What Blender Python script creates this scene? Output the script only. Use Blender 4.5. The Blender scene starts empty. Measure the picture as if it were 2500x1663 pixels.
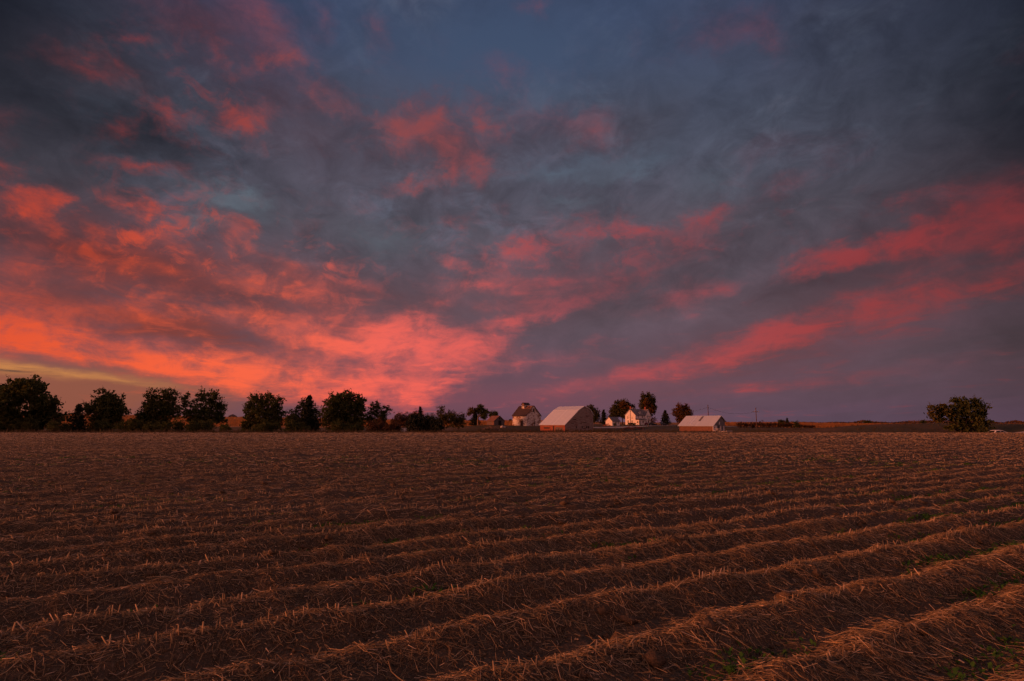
import bpy, math, random
import numpy as np
from mathutils import Vector, Matrix

sc = bpy.context.scene
COL = sc.collection
rad = math.radians

# ------------------------------------------------------------------ camera
FPX = 2500 * 20.0 / 36.0            # focal length in photo pixels
HORIZON = 1032.0
PITCH = math.atan((HORIZON - 831.5) / FPX)
EYE = 1.5
cam_d = bpy.data.cameras.new('camera')
cam_d.lens = 20.0
cam_d.sensor_width = 36.0
cam_d.clip_start = 0.05
cam_d.clip_end = 20000
cam = bpy.data.objects.new('camera', cam_d)
cam.location = (0, 0, EYE)
cam.rotation_euler = (math.pi / 2 + PITCH, 0, 0)
COL.objects.link(cam)
sc.camera = cam

# ------------------------------------------------------------------ exposure
vs = sc.view_settings
vs.view_transform = 'Standard'
vs.look = 'None'
vs.exposure = 0.0
vs.gamma = 1.0
vs.use_curve_mapping = False
sc.cycles.use_denoising = True
sc.cycles.use_adaptive_sampling = True
sc.cycles.adaptive_threshold = 0.02
sc.cycles.adaptive_min_samples = 14
sc.cycles.max_bounces = 6
sc.cycles.diffuse_bounces = 3
sc.cycles.transparent_max_bounces = 6

# ------------------------------------------------------------------ sun: low red light of the sunset, from the left
SUN_AZ, SUN_EL = rad(-105), rad(7.0)
sd = bpy.data.lights.new('sun', 'SUN')
sd.energy = 3.2
sd.angle = rad(12)
sd.color = (1.0, 0.27, 0.10)
sun = bpy.data.objects.new('sun', sd)
sun.rotation_euler = Vector((math.sin(SUN_AZ) * math.cos(SUN_EL), math.cos(SUN_AZ) * math.cos(SUN_EL), math.sin(SUN_EL))).to_track_quat('Z', 'Y').to_euler()
COL.objects.link(sun)


def ray(px, py):
    u = (px - 1250) / FPX
    v = (831.5 - py) / FPX
    return Vector((u, math.cos(PITCH) - v * math.sin(PITCH), math.sin(PITCH) + v * math.cos(PITCH)))


def P(px, py, Y):
    r = ray(px, py)
    k = Y / r.y
    return Vector((r.x * k, Y, EYE + r.z * k))


def azel(px, py):
    r = ray(px, py).normalized()
    return math.atan2(r.x, r.y), math.asin(r.z)


# ------------------------------------------------------------------ world: dusk sky with a broken cloud deck
world = bpy.data.worlds.new('World')
sc.world = world
world.use_nodes = True
NT = world.node_tree
NT.nodes.clear()


class NB:
    def __init__(self, nt):
        self.nt = nt

    def n(self, t, **kw):
        nd = self.nt.nodes.new(t)
        for k, v in kw.items():
            setattr(nd, k, v)
        return nd

    def put(self, sock, v):
        if isinstance(v, bpy.types.NodeSocket):
            self.nt.links.new(v, sock)
        elif isinstance(v, (int, float)) and sock.type in ('RGBA', 'VECTOR'):
            sock.default_value = (v, v, v, 1) if sock.type == 'RGBA' else (v, v, v)
        elif isinstance(v, (tuple, list)) and sock.type == 'RGBA' and len(v) == 3:
            sock.default_value = (*v, 1)
        else:
            sock.default_value = v

    def m(self, op, a, b=0.0, c=0.0, clamp=False):
        nd = self.n('ShaderNodeMath', operation=op, use_clamp=clamp)
        for i, v in enumerate((a, b, c)):
            self.put(nd.inputs[i], v)
        return nd.outputs[0]

    def vm(self, op, a, b=(0, 0, 0), s=None):
        nd = self.n('ShaderNodeVectorMath', operation=op)
        self.put(nd.inputs[0], a)
        self.put(nd.inputs[1], b)
        if s is not None:
            self.put(nd.inputs['Scale'], s)
        return nd.outputs['Value'] if op in ('DOT_PRODUCT', 'LENGTH') else nd.outputs[0]

    def xyz(self, v):
        nd = self.n('ShaderNodeSeparateXYZ')
        self.put(nd.inputs[0], v)
        return nd.outputs

    def cxyz(self, x, y, z=0.0):
        nd = self.n('ShaderNodeCombineXYZ')
        for i, v in enumerate((x, y, z)):
            self.put(nd.inputs[i], v)
        return nd.outputs[0]

    def noise(self, vec, scale, detail=4, rough=0.5, dist=0.0, col=False):
        nd = self.n('ShaderNodeTexNoise')
        self.put(nd.inputs['Vector'], vec)
        self.put(nd.inputs['Scale'], scale)
        self.put(nd.inputs['Detail'], detail)
        self.put(nd.inputs['Roughness'], rough)
        self.put(nd.inputs['Distortion'], dist)
        return nd.outputs['Color' if col else 'Fac']

    def ss(self, v, lo, hi, a=0.0, b=1.0):
        nd = self.n('ShaderNodeMapRange', interpolation_type='SMOOTHSTEP')
        for i, q in enumerate((v, lo, hi, a, b)):
            self.put(nd.inputs[i], q)
        return nd.outputs[0]

    def mix(self, f, a, b, mode='MIX'):
        nd = self.n('ShaderNodeMix', data_type='RGBA', blend_type=mode)
        nd.clamp_factor = True
        self.put(nd.inputs[0], f)
        self.put(nd.inputs[6], a)
        self.put(nd.inputs[7], b)
        return nd.outputs[2]

    def ramp(self, f, stops, interp='LINEAR'):
        nd = self.n('ShaderNodeValToRGB')
        cr = nd.color_ramp
        cr.interpolation = interp
        while len(cr.elements) < len(stops):
            cr.elements.new(0.5)
        for e, (p, c) in zip(cr.elements, stops):
            e.position = p
            e.color = (*c, 1) if len(c) == 3 else c
        self.put(nd.inputs[0], f)
        return nd.outputs[0]


W = NB(NT)
tc = W.n('ShaderNodeTexCoord').outputs['Generated']
DIR = W.vm('NORMALIZE', tc)
dx, dy, dz = W.xyz(DIR)
AZ = W.m('ARCTAN2', dx, dy)
EL = W.m('ARCSINE', dz)
AE = W.cxyz(AZ, EL)
# cloud deck coordinates: a plane overhead, its bands running away towards az -14 deg
kz = W.m('ADD', W.m('MAXIMUM', dz, 0.0), 0.13)
ca, sa = math.cos(rad(-14)), math.sin(rad(-14))
bx_ = W.m('DIVIDE', W.m('SUBTRACT', W.m('MULTIPLY', dx, ca), W.m('MULTIPLY', dy, sa)), kz)
by_ = W.m('DIVIDE', W.m('ADD', W.m('MULTIPLY', dx, sa), W.m('MULTIPLY', dy, ca)), kz)
DECK = W.cxyz(bx_, by_)
BAND = W.cxyz(bx_, W.m('MULTIPLY', by_, 0.34))
PUFF = W.cxyz(bx_, W.m('MULTIPLY', by_, 0.75), 3.7)
n_big = W.noise(BAND, 1.7, 5, 0.55, 0.4)
n_mid = W.noise(PUFF, 3.6, 7, 0.60, 0.5)
ISO = W.vm('MULTIPLY', DIR, (1.0, 1.0, 1.45))
n_puff = W.noise(ISO, 15.0, 7, 0.64, 0.5)
# wobble for the outlines of the lit cloud masses
w1 = W.noise(PUFF, 4.0, 4, 0.6, 0.0, col=True)
w2 = W.noise(ISO, 26.0, 4, 0.66, 0.0, col=True)
warp = W.vm('ADD', W.vm('SCALE', W.vm('SUBTRACT', w1, (.5, .5, .5)), s=0.10), W.vm('SCALE', W.vm('SUBTRACT', w2, (.5, .5, .5)), s=0.075))
warp = W.vm('MULTIPLY', warp, W.cxyz(1.0, W.ss(EL, 0.0, 0.5, 0.16, 0.8), 0.0))
AEW = W.vm('ADD', AE, warp)
AES = W.vm('ADD', AE, W.vm('SCALE', warp, s=0.6))


def blob_sum(items, vec, start=None):
    acc = start
    for (px, py, rx, ry, rot, amp) in items:
        a, e = azel(px, py)
        # radii in photo pixels -> radians at that place
        k = math.cos(a) ** 2 / FPX
        mp = W.n('ShaderNodeMapping', vector_type='TEXTURE')
        W.put(mp.inputs['Vector'], vec)
        mp.inputs['Location'].default_value = (a, e, 0)
        mp.inputs['Rotation'].default_value = (0, 0, rad(rot))
        mp.inputs['Scale'].default_value = (rx * k * 1.35, ry / FPX * 1.35 * math.cos(a), 1)
        g = W.n('ShaderNodeTexGradient', gradient_type='QUADRATIC_SPHERE')
        W.put(g.inputs[0], mp.outputs[0])
        acc = W.m('MULTIPLY_ADD', g.outputs['Fac'], amp * 1.6, acc if acc is not None else 0.0)
    return acc


# clear sky between the clouds
sky = W.n('ShaderNodeTexSky', sky_type='NISHITA')
sky.sun_disc = False
sky.sun_elevation = rad(3.0)
sky.sun_rotation = SUN_AZ % (2 * math.pi)
sky.air_density = 1.2
sky.dust_density = 2.0
base = W.ramp(W.m('MULTIPLY', EL, 1 / rad(90)), [
    (0.0, (.112, .066, .100)), (.05, (.122, .070, .100)), (.12, (.116, .076, .098)), (.21, (.092, .078, .100)),
    (.30, (.066, .072, .106)), (.40, (.044, .062, .122)), (.47, (.040, .060, .122)), (.70, (.085, .085, .110)), (1.0, (.11, .10, .11))])
# darker and greyer cloud undersides, brighter gaps
base = W.mix(W.m('MULTIPLY', W.ss(n_big, .36, .68, 0.0, .55), W.ss(EL, .06, .30, .35, 1.0)), base, (.050, .046, .058))
lightgap = W.m('MULTIPLY', W.m('MULTIPLY', W.ss(n_mid, .46, .72), W.ss(EL, .12, .38)), W.ss(n_puff, .36, .62, .3, 1.2))
base = W.mix(W.m('MULTIPLY', lightgap, .55), base, (.098, .118, .165))
pf = W.m('MULTIPLY', W.m('SUBTRACT', n_puff, .5), W.ss(EL, .05, .34, .35, 1.25))
base = W.vm('SCALE', base, s=W.m('ADD', 1.0, pf))
# lens vignette painted as darkening towards the upper corners, with some darker cloud
dark = blob_sum([(-160, -60, 1500, 980, 0, .72), (2740, 40, 1750, 1250, 0, .74), (2700, 480, 560, 620, 0, .26),
                 (380, 330, 420, 130, 0, .30), (240, 620, 380, 70, -6, .38), (560, 720, 380, 60, -8, .34), (380, 790, 300, 36, -6, .22), (2480, 830, 330, 230, 0, .16),
                 (1500, 700, 500, 90, 12, .18), (1980, 690, 260, 45, 12, .28), (900, 720, 280, 45, -6, .22)], AES)
base = W.vm('SCALE', base, s=W.m('SUBTRACT', 1.0, W.m('MULTIPLY', dark, .86, clamp=True)))
# blue gaps
blue = blob_sum([(1250, 110, 620, 200, 0, .75), (1050, 200, 330, 120, 0, .40), (1730, 190, 300, 140, 0, .25), (1450, 400, 330, 50, 8, .35),
                 (560, 500, 150, 45, -8, .55), (480, 545, 110, 30, 0, .4), (930, 580, 150, 60, -5, .35), (600, 480, 80, 30, 0, .5),
                 (1350, 420, 120, 30, 5, .4), (1560, 405, 160, 26, 10, .4), (1380, 495, 120, 20, 5, .3), (1740, 430, 160, 60, 0, .3)], AEW)
base = W.mix(W.m('MULTIPLY', blue, 1.0, clamp=True), base, W.ramp(W.m('MULTIPLY', EL, 1 / rad(45)), [(0, (.12, .13, .15)), (.45, (.105, .125, .155)), (.75, (.052, .078, .140)), (1, (.038, .062, .126))]))
# warm haze low on the sunset side, mauve low on the other side
warm = blob_sum([(-260, 960, 900, 150, 0, .95), (150, 960, 620, 110, 0, .55), (560, 960, 620, 110, 0, .40)], AES)
base = W.mix(W.m('MULTIPLY', warm, 1.0, clamp=True), base, (.27, .088, .058))
mauve = blob_sum([(1250, 980, 700, 90, 0, .55), (1700, 900, 700, 70, 8, .40), (900, 960, 400, 110, 0, .3)], AES)
base = W.mix(W.m('MULTIPLY', mauve, 1.0, clamp=True), base, (.175, .066, .095))

# a dull pink wash through the cloud around the lit parts
wash = blob_sum([(330, 650, 520, 150, -6, .62), (760, 720, 460, 120, -8, .55), (420, 800, 560, 80, -6, .85), (700, 250, 330, 150, -30, .34), (1080, 340, 260, 150, -10, .42), (1350, 700, 420, 120, 8, .50),
                 (1650, 600, 330, 110, 10, .24), (2080, 720, 520, 170, 14, .42), (2330, 540, 330, 170, 12, .50), (1750, 880, 500, 90, 10, .45), (1780, 90, 260, 110, 0, .20), (500, 60, 330, 110, 0, .22), (260, 160, 260, 70, 0, .14), (1400, 320, 330, 80, 0, .22)], AES)
wash = W.m('MULTIPLY', wash, W.ss(n_mid, .22, .66, .45, 1.05), clamp=True)
washcol = W.ramp(W.ss(AZ, rad(-48), rad(46)), [(0.0, (.190, .036, .028)), (.30, (.190, .060, .060)), (.62, (.150, .066, .080)), (1.0, (.080, .026, .030))])
base = W.mix(wash, base, W.vm('SCALE', washcol, s=W.ss(EL, .2, .62, 1.0, .42)))
# sunset-lit cloud
RED = [
    # the bright belt over the treeline
    (-160, 800, 400, 90, 0, .95), (60, 815, 260, 52, -8, .9), (260, 855, 300, 44, -10, 1.0), (480, 905, 300, 44, -9, 1.05),
    (690, 930, 300, 58, -6, 1.0), (900, 940, 260, 62, 0, .80), (1030, 950, 110, 55, 30, .75),
    (900, 845, 240, 56, 0, .9), (1010, 850, 260, 72, 0, .95), (1150, 860, 90, 48, 0, .70), (720, 800, 170, 42, -12, .75), (930, 800, 120, 40, 0, .45),
    (640, 880, 330, 40, -4, .30),
    # left edge
    (-60, 730, 240, 50, 0, .55), (120, 750, 190, 36, -5, .42), (110, 500, 80, 46, 12, 1.5), (70, 520, 120, 50, 0, .5), (120, 540, 36, 46, 0, .6), (190, 670, 160, 36, 6, .45), (30, 640, 120, 60, 0, .45),
    (0, 400, 60, 34, -20, .40), (40, 300, 90, 50, 0, .16), (220, 770, 160, 40, 0, .55),
    # scattered puffs, left half
    (215, 580, 56, 34, 30, .65), (330, 590, 70, 24, -20, .55), (460, 615, 60, 26, -25, .65), (400, 570, 60, 22, 10, .50), (590, 585, 44, 44, 50, .65),
    (560, 550, 70, 20, 0, .45), (270, 640, 120, 30, 0, .40), (420, 720, 90, 34, 30, .62), (545, 765, 60, 24, -12, .5), (560, 690, 60, 22, 0, .55),
    (660, 700, 130, 30, -14, .66), (740, 690, 90, 34, -20, .60), (690, 650, 120, 26, -24, .40), (840, 690, 120, 26, -14, .50), (300, 500, 60, 24, 0, .42),
    (340, 510, 44, 26, 0, .4), (120, 610, 100, 24, 8, .3), (820, 770, 90, 26, 0, .45), (1000, 780, 90, 30, 20, .45), (380, 770, 160, 26, -6, .4), (650, 770, 130, 22, -4, .3),
    # upper left
    (620, 278, 92, 30, 12, .85), (560, 300, 50, 30, 40, .40), (700, 150, 64, 26, 20, .62), (640, 175, 60, 22, 25, .42), (760, 215, 44, 22, -50, .40),
    (640, 60, 170, 70, -40, .40), (470, 30, 160, 50, 0, .26), (320, 88, 110, 20, 10, .30), (210, 160, 150, 26, 0, .28), (270, 140, 60, 16, -12, .2),
    (410, 270, 46, 36, 60, .42), (290, 300, 70, 26, 30, .28), (350, 400, 120, 22, 8, .40), (530, 125, 46, 26, -40, .3), (830, 250, 90, 30, -22, .52), (900, 270, 70, 24, -30, .35), (920, 85, 44, 46, 60, .32), (780, 60, 60, 40, -60, .3),
    # the torn patch near the middle
    (1020, 300, 90, 56, 30, .66), (1060, 280, 46, 30, 40, .5), (1090, 350, 70, 50, -30, .62), (980, 340, 36, 50, 10, .40), (1096, 415, 34, 44, 10, 1.0), (1165, 400, 46, 52, -30, 1.0),
    (1010, 448, 80, 16, 12, .50), (1200, 320, 60, 24, -30, .45), (1180, 260, 40, 30, 0, .25), (1460, 325, 70, 46, -20, .36), (1360, 280, 140, 30, 0, .25), (1310, 15, 60, 24, 0, .32), (1250, 180, 36, 50, 60, .26), (1110, 540, 60, 14, 0, .30),
    # middle right
    (1290, 612, 84, 34, 12, .72), (1240, 620, 60, 20, 0, .4), (1730, 545, 60, 36, 50, .70), (1760, 515, 60, 26, 10, .5), (1470, 560, 150, 22, -10, .52), (1380, 572, 60, 14, 0, .4), (1620, 580, 130, 34, -12, .46),
    (1160, 655, 90, 16, -12, .52), (1200, 695, 150, 24, 4, .56), (1370, 690, 150, 24, 6, .62), (1300, 740, 130, 20, 4, .5), (1440, 725, 170, 24, 16, .5), (1330, 765, 100, 20, 14, .72), (1260, 780, 80, 18, 10, .5), (1090, 735, 60, 18, 0, .42),
    (1600, 660, 150, 24, 14, .25), (1690, 720, 90, 40, 0, .34), (1650, 740, 160, 30, 10, .25), (1180, 820, 130, 34, 20, .4), (1910, 460, 70, 22, 10, .28), (1640, 30, 0.1, 0.1, 0, 0), (1740, 90, 90, 50, 0, .25), (1840, 80, 60, 50, 30, .25), (1880, 120, 60, 34, -40, .22),
    # the two long bands on the right
    (1960, 655, 80, 28, 22, .95), (2040, 632, 110, 26, 12, 1.0), (2130, 610, 120, 28, 14, 1.0), (2220, 585, 80, 40, 20, 1.05), (2300, 545, 90, 26, 25, .66), (2420, 530, 130, 60, 10, .66), (2490, 500, 90, 70, 0, .72), (2480, 590, 90, 70, 0, .50), (2350, 620, 160, 44, -8, .42), (2200, 500, 44, 20, 0, .4), (2300, 470, 120, 26, 6, .26),
    (1510, 920, 150, 26, 8, .60), (1640, 905, 150, 30, 8, .72), (1700, 890, 90, 24, 4, .6), (1790, 850, 170, 40, 14, .70), (1880, 825, 150, 34, 12, .82), (1980, 795, 160, 32, 14, .72), (2110, 745, 150, 36, 14, .66), (2230, 720, 120, 40, 10, .66), (2330, 712, 100, 22, 6, .80), (2430, 690, 140, 26, 6, .55), (2200, 760, 260, 44, 14, .35),
    (1980, 935, 260, 16, 5, .36), (1800, 945, 200, 16, 4, .3), (1400, 950, 150, 22, 6, .42), (1330, 880, 200, 34, 8, .30), (2300, 880, 300, 20, 6, .12),
]
RED = [((a, b, c * 1.12, d * 1.25, e, f * .88) if a > 1900 else ((a, b, c, d, e, f * .80) if (a < 900 and 540 < b < 790) else (a, b, c, d, e, f))) for a, b, c, d, e, f in RED]
RED = [(a, b, c * (1.22 if f < .75 else 1.05), d * (1.22 if f < .75 else 1.05), e, f * (.86 if f < .75 else 1.0)) for a, b, c, d, e, f in RED if f > 0]
red_m = blob_sum(RED, AEW)
tex = W.m('ADD', W.ss(n_mid, .28, .70, .0, .75), W.ss(n_puff, .32, .68, .0, 1.15))
red = W.m('MULTIPLY', W.m('DIVIDE', W.m('MULTIPLY', red_m, 1.38), W.m('MULTIPLY_ADD', red_m, .72, 1.0)), W.m('ADD', W.m('MULTIPLY', tex, .58), .36))
# a thin overall blush, also outside the view
blush = W.m('MULTIPLY', W.ss(n_mid, .50, .72), W.ss(n_big, .66, .40, 0.06, .44))
blush = W.m('MULTIPLY', blush, W.ss(EL, .62, .10, .35, 1.0))
ripple_n = W.noise(ISO, 24.0, 6, .62, .7)
mott = blob_sum([(330, 620, 620, 220, -8, .75), (760, 640, 480, 190, -8, .60), (520, 220, 560, 260, 0, .38), (1080, 330, 420, 190, 0, .38), (1350, 620, 480, 170, 0, .52), (1700, 560, 420, 160, 0, .34), (1700, 120, 420, 150, 0, .20), (2200, 560, 420, 220, 0, .40)], AES)
ripple = W.m('MULTIPLY', W.m('MULTIPLY', W.ss(ripple_n, .45, .66), mott), W.ss(n_mid, .34, .60, .25, 1.0))
red = W.m('ADD', red, W.m('MULTIPLY', ripple, .75))
red = W.m('ADD', red, blush)
# unseen deck beyond the view, brightened as added fill light on the walls
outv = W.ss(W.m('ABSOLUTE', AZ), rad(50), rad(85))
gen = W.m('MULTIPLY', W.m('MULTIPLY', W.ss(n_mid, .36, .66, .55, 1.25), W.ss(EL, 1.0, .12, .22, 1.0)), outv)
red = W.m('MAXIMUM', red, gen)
red = W.m('MULTIPLY', W.ss(red, -0.08, 1.45), .93)
red = W.m('SUBTRACT', red, .015, clamp=True)
redcol = W.ramp(W.ss(AZ, rad(-48), rad(46)), [(0.0, (.84, .085, .022)), (.07, (.97, .118, .040)), (.15, (1.0, .134, .056)), (.32, (.95, .132, .094)), (.44, (.84, .118, .096)), (.60, (.46, .078, .090)), (.80, (.42, .062, .068)), (1.0, (.34, .036, .036))])
redcol = W.mix(W.ss(EL, .10, .44), redcol, W.ramp(W.ss(AZ, rad(-48), rad(46)), [(0, (.48, .046, .028)), (.2, (.31, .062, .055)), (.5, (.25, .060, .066)), (1, (.32, .038, .038))]))
redcol = W.vm('SCALE', redcol, s=W.m('SUBTRACT', 1.0, W.m('MULTIPLY', dark, .48, clamp=True)))
redcol = W.mix(outv, redcol, (.80, .27, .20))  # out-of-view cloud colour raised to fill walls facing away from the sun
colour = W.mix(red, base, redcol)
# yellow break at the horizon on the sunset side
yel_n = W.noise(W.cxyz(W.m('MULTIPLY', AZ, 5.0), W.m('MULTIPLY', EL, 60.0)), 2.0, 4, .55)
yel = blob_sum([(-60, 886, 300, 20, -7, 1.0), (150, 908, 220, 12, -8, .45), (300, 925, 200, 14, -8, .45), (-400, 880, 500, 60, 0, 1.0)], AES)
yel = W.m('MULTIPLY', yel, W.ss(yel_n, .25, .62, .35, 1.1), clamp=True)
colour = W.mix(W.m('MULTIPLY', yel, .85), colour, (.60, .235, .070))
grey_streak = blob_sum([(40, 905, 330, 14, -5, .8), (200, 930, 260, 12, -5, .5)], AES)
colour = W.mix(W.m('MULTIPLY', W.m('MULTIPLY', grey_streak, W.ss(yel_n, .6, .35)), .8, clamp=True), colour, (.15, .07, .045))
# the sunset itself lies left of the view: the glow goes on and strengthens towards it
gd = W.m('ADD', W.m('MULTIPLY', dx, math.sin(SUN_AZ)), W.m('MULTIPLY', dy, math.cos(SUN_AZ)))
glow = W.m('MULTIPLY', W.ss(gd, .70, 1.0), W.ss(EL, .36, .0))
colour = W.mix(W.m('MULTIPLY', glow, .9), colour, (1.25, .34, .085))
clear = W.vm('SCALE', sky.outputs[0], s=.010)
colour = W.vm('ADD', colour, W.vm('MULTIPLY', clear, (.6, .6, 1.0)))
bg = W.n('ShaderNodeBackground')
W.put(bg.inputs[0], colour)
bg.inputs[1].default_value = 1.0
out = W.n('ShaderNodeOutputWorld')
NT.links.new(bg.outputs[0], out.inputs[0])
world.cycles.sampling_method = 'MANUAL'
world.cycles.sample_map_resolution = 512

# ================================================================== helpers
rng = np.random.default_rng(7)
random.seed(11)


def tag(o, label=None, cat=None, group=None, kind=None):
    for k, v in (('label', label), ('category', cat), ('group', group), ('kind', kind)):
        if v:
            o[k] = v
    return o


def link(o, parent=None):
    COL.objects.link(o)
    if parent is not None:
        o.parent = parent
    return o


def mesh_np(name, verts, faces, mat, parent=None, smooth=False, attr=None):
    """verts (n,3), faces: (m,k) array with one k, or list of arrays."""
    if not isinstance(faces, list):
        faces = [faces]
    faces = [np.asarray(f, dtype=np.int32) for f in faces if len(f)]
    me = bpy.data.meshes.new(name)
    verts = np.asarray(verts, dtype=np.float32)
    me.vertices.add(len(verts))
    me.vertices.foreach_set('co', verts.ravel())
    sizes = np.concatenate([np.full(len(f), f.shape[1], np.int32) for f in faces])
    idx = np.concatenate([f.ravel() for f in faces])
    me.loops.add(len(idx))
    me.loops.foreach_set('vertex_index', idx)
    me.polygons.add(len(sizes))
    starts = np.zeros(len(sizes), np.int32)
    starts[1:] = np.cumsum(sizes)[:-1]
    me.polygons.foreach_set('loop_start', starts)
    if smooth:
        me.polygons.foreach_set('use_smooth', np.ones(len(sizes), bool))
    if attr is not None:
        for an, av in attr.items():
            a = me.attributes.new(an, 'FLOAT', 'POINT')
            a.data.foreach_set('value', np.asarray(av, np.float32))
    me.update(calc_edges=True)
    me.validate()
    me.materials.append(mat)
    return link(bpy.data.objects.new(name, me), parent)


class MB:
    """collects simple solids into one mesh"""
    def __init__(self):
        self.v, self.f = [], []

    def poly(self, pts, faces):
        b = len(self.v)
        self.v += [tuple(p) for p in pts]
        self.f += [tuple(b + i for i in f) for f in faces]
        return self

    def box(self, x0, x1, y0, y1, z0, z1):
        return self.poly([(x0, y0, z0), (x1, y0, z0), (x1, y1, z0), (x0, y1, z0), (x0, y0, z1), (x1, y0, z1), (x1, y1, z1), (x0, y1, z1)],
                         [(0, 3, 2, 1), (4, 5, 6, 7), (0, 1, 5, 4), (1, 2, 6, 5), (2, 3, 7, 6), (3, 0, 4, 7)])

    def prism(self, prof, y0, y1, axis='y'):
        """profile (x,z) pulled along y (or (y,z) along x)"""
        n = len(prof)
        if axis == 'y':
            pts = [(a, y0, b) for a, b in prof] + [(a, y1, b) for a, b in prof]
        else:
            pts = [(y0, a, b) for a, b in prof] + [(y1, a, b) for a, b in prof]
        fs = [tuple(range(n)), tuple(range(2 * n - 1, n - 1, -1))]
        fs += [(i, n + i, n + (i + 1) % n, (i + 1) % n) for i in range(n)]
        return self.poly(pts, fs)

    def tube(self, pts, rs, k=6, cap=True):
        pts = [Vector(p) for p in pts]
        b = len(self.v)
        n = len(pts)
        for i, p in enumerate(pts):
            d = (pts[min(i + 1, n - 1)] - pts[max(i - 1, 0)]).normalized()
            u = d.cross(Vector((0, 0, 1)) if abs(d.z) < .9 else Vector((1, 0, 0))).normalized()
            w = d.cross(u)
            for j in range(k):
                a = 2 * math.pi * j / k
                self.v.append(tuple(p + (u * math.cos(a) + w * math.sin(a)) * rs[i]))
        for i in range(n - 1):
            for j in range(k):
                self.f.append((b + i * k + j, b + i * k + (j + 1) % k, b + (i + 1) * k + (j + 1) % k, b + (i + 1) * k + j))
        if cap:
            self.f.append(tuple(b + j for j in range(k - 1, -1, -1)))
            self.f.append(tuple(b + (n - 1) * k + j for j in range(k)))
        return self

    def build(self, name, mat, parent=None, smooth=False, bevel=0):
        me = bpy.data.meshes.new(name)
        me.from_pydata(self.v, [], self.f)
        import bmesh
        bm = bmesh.new()
        bm.from_mesh(me)
        bmesh.ops.recalc_face_normals(bm, faces=bm.faces)
        if bevel:
            bmesh.ops.bevel(bm, geom=list(bm.edges), offset=bevel, segments=2, profile=.7, affect='EDGES')
        bm.to_mesh(me)
        bm.free()
        if smooth:
            for p in me.polygons:
                p.use_smooth = True
        me.materials.append(mat)
        return link(bpy.data.objects.new(name, me), parent)


def empty(name, loc, rz=0.0):
    o = bpy.data.objects.new(name, None)
    o.empty_display_size = .5
    o.location = loc
    o.rotation_euler = (0, 0, rz)
    return link(o)


def copy_tree(o, parent=None):
    c = o.copy()
    COL.objects.link(c)
    c.parent = parent
    for ch in list(o.children):
        copy_tree(ch, c)
    return c


def vnoise(x, y, seed=0):
    """smooth value noise in -1..1 (numpy)"""
    xi, yi = np.floor(x).astype(np.int64), np.floor(y).astype(np.int64)
    fx, fy = x - xi, y - yi
    fx, fy = fx * fx * (3 - 2 * fx), fy * fy * (3 - 2 * fy)

    def h(a, b):
        n = (a * 374761393 + b * 668265263 + seed * 974634777) & 0xffffffff
        n = ((n ^ (n >> 13)) * 1274126177) & 0xffffffff
        return ((n ^ (n >> 16)) & 0xffff) / 32767.5 - 1
    return (h(xi, yi) * (1 - fx) + h(xi + 1, yi) * fx) * (1 - fy) + (h(xi, yi + 1) * (1 - fx) + h(xi + 1, yi + 1) * fx) * fy


# ------------------------------------------------------------------ materials
def mat(name, build):
    m = bpy.data.materials.new(name)
    m.use_nodes = True
    nt = m.node_tree
    b = NB(nt)
    bs = nt.nodes['Principled BSDF']
    bs.inputs['Roughness'].default_value = .85
    bs.inputs['Specular IOR Level'].default_value = .25
    build(b, bs)
    return m


def bump(b, bs, h, strength=.5, dist=.05):
    nd = b.n('ShaderNodeBump')
    nd.inputs['Strength'].default_value = strength
    nd.inputs['Distance'].default_value = dist
    b.put(nd.inputs['Height'], h)
    b.put(bs.inputs['Normal'], nd.outputs[0])


def obj_co(b):
    return b.n('ShaderNodeTexCoord').outputs['Object']


def world_co(b):
    return b.n('ShaderNodeNewGeometry').outputs['Position']


def plain(name, c, rough=.85, var=.25, scale=2.0, metal=0.0):
    def f(b, bs):
        n = b.noise(obj_co(b), scale, 5, .6)
        b.put(bs.inputs['Base Color'], b.mix(n, [q * (1 - var) for q in c], [min(1, q * (1 + var)) for q in c]))
        bs.inputs['Roughness'].default_value = rough
        bs.inputs['Metallic'].default_value = metal
    return mat(name, f)


def siding(name, cols, pitch=.2, vertical=False, wear=(.42, .6), worn=(.12, .10, .09), scale=1.0):
    """board siding: board edges as relief, paint flaked in board-long streaks"""
    def f(b, bs):
        co = obj_co(b)
        x, y, z = b.xyz(co)
        h = b.m('ADD', x, y)
        run, across = (z, h) if vertical else (h, z)
        bi = b.m('FLOOR', b.m('DIVIDE', across, pitch))
        v = b.cxyz(b.m('MULTIPLY', run, .35 * scale), b.m('MULTIPLY', bi, 7.31), 0.0)
        flake = b.noise(v, 2.2, 5, .62)
        patch = b.noise(co, .42 * scale, 4, .6)
        fac = b.ss(b.m('ADD', b.m('MULTIPLY', flake, .6), b.m('MULTIPLY', patch, .4)), wear[0], wear[1])
        tone = b.noise(b.cxyz(bi, b.m('MULTIPLY', run, .1)), 1.7, 2, .5)
        paint = b.mix(tone, cols[0], cols[1])
        wornc = b.mix(flake, worn, [q * 1.7 for q in worn])
        b.put(bs.inputs['Base Color'], b.mix(fac, paint, wornc))
        fr = b.m('FRACT', b.m('DIVIDE', across, pitch))
        bump(b, bs, b.ss(fr, .0, .16), .7, .03)
    return mat(name, f)


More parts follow.
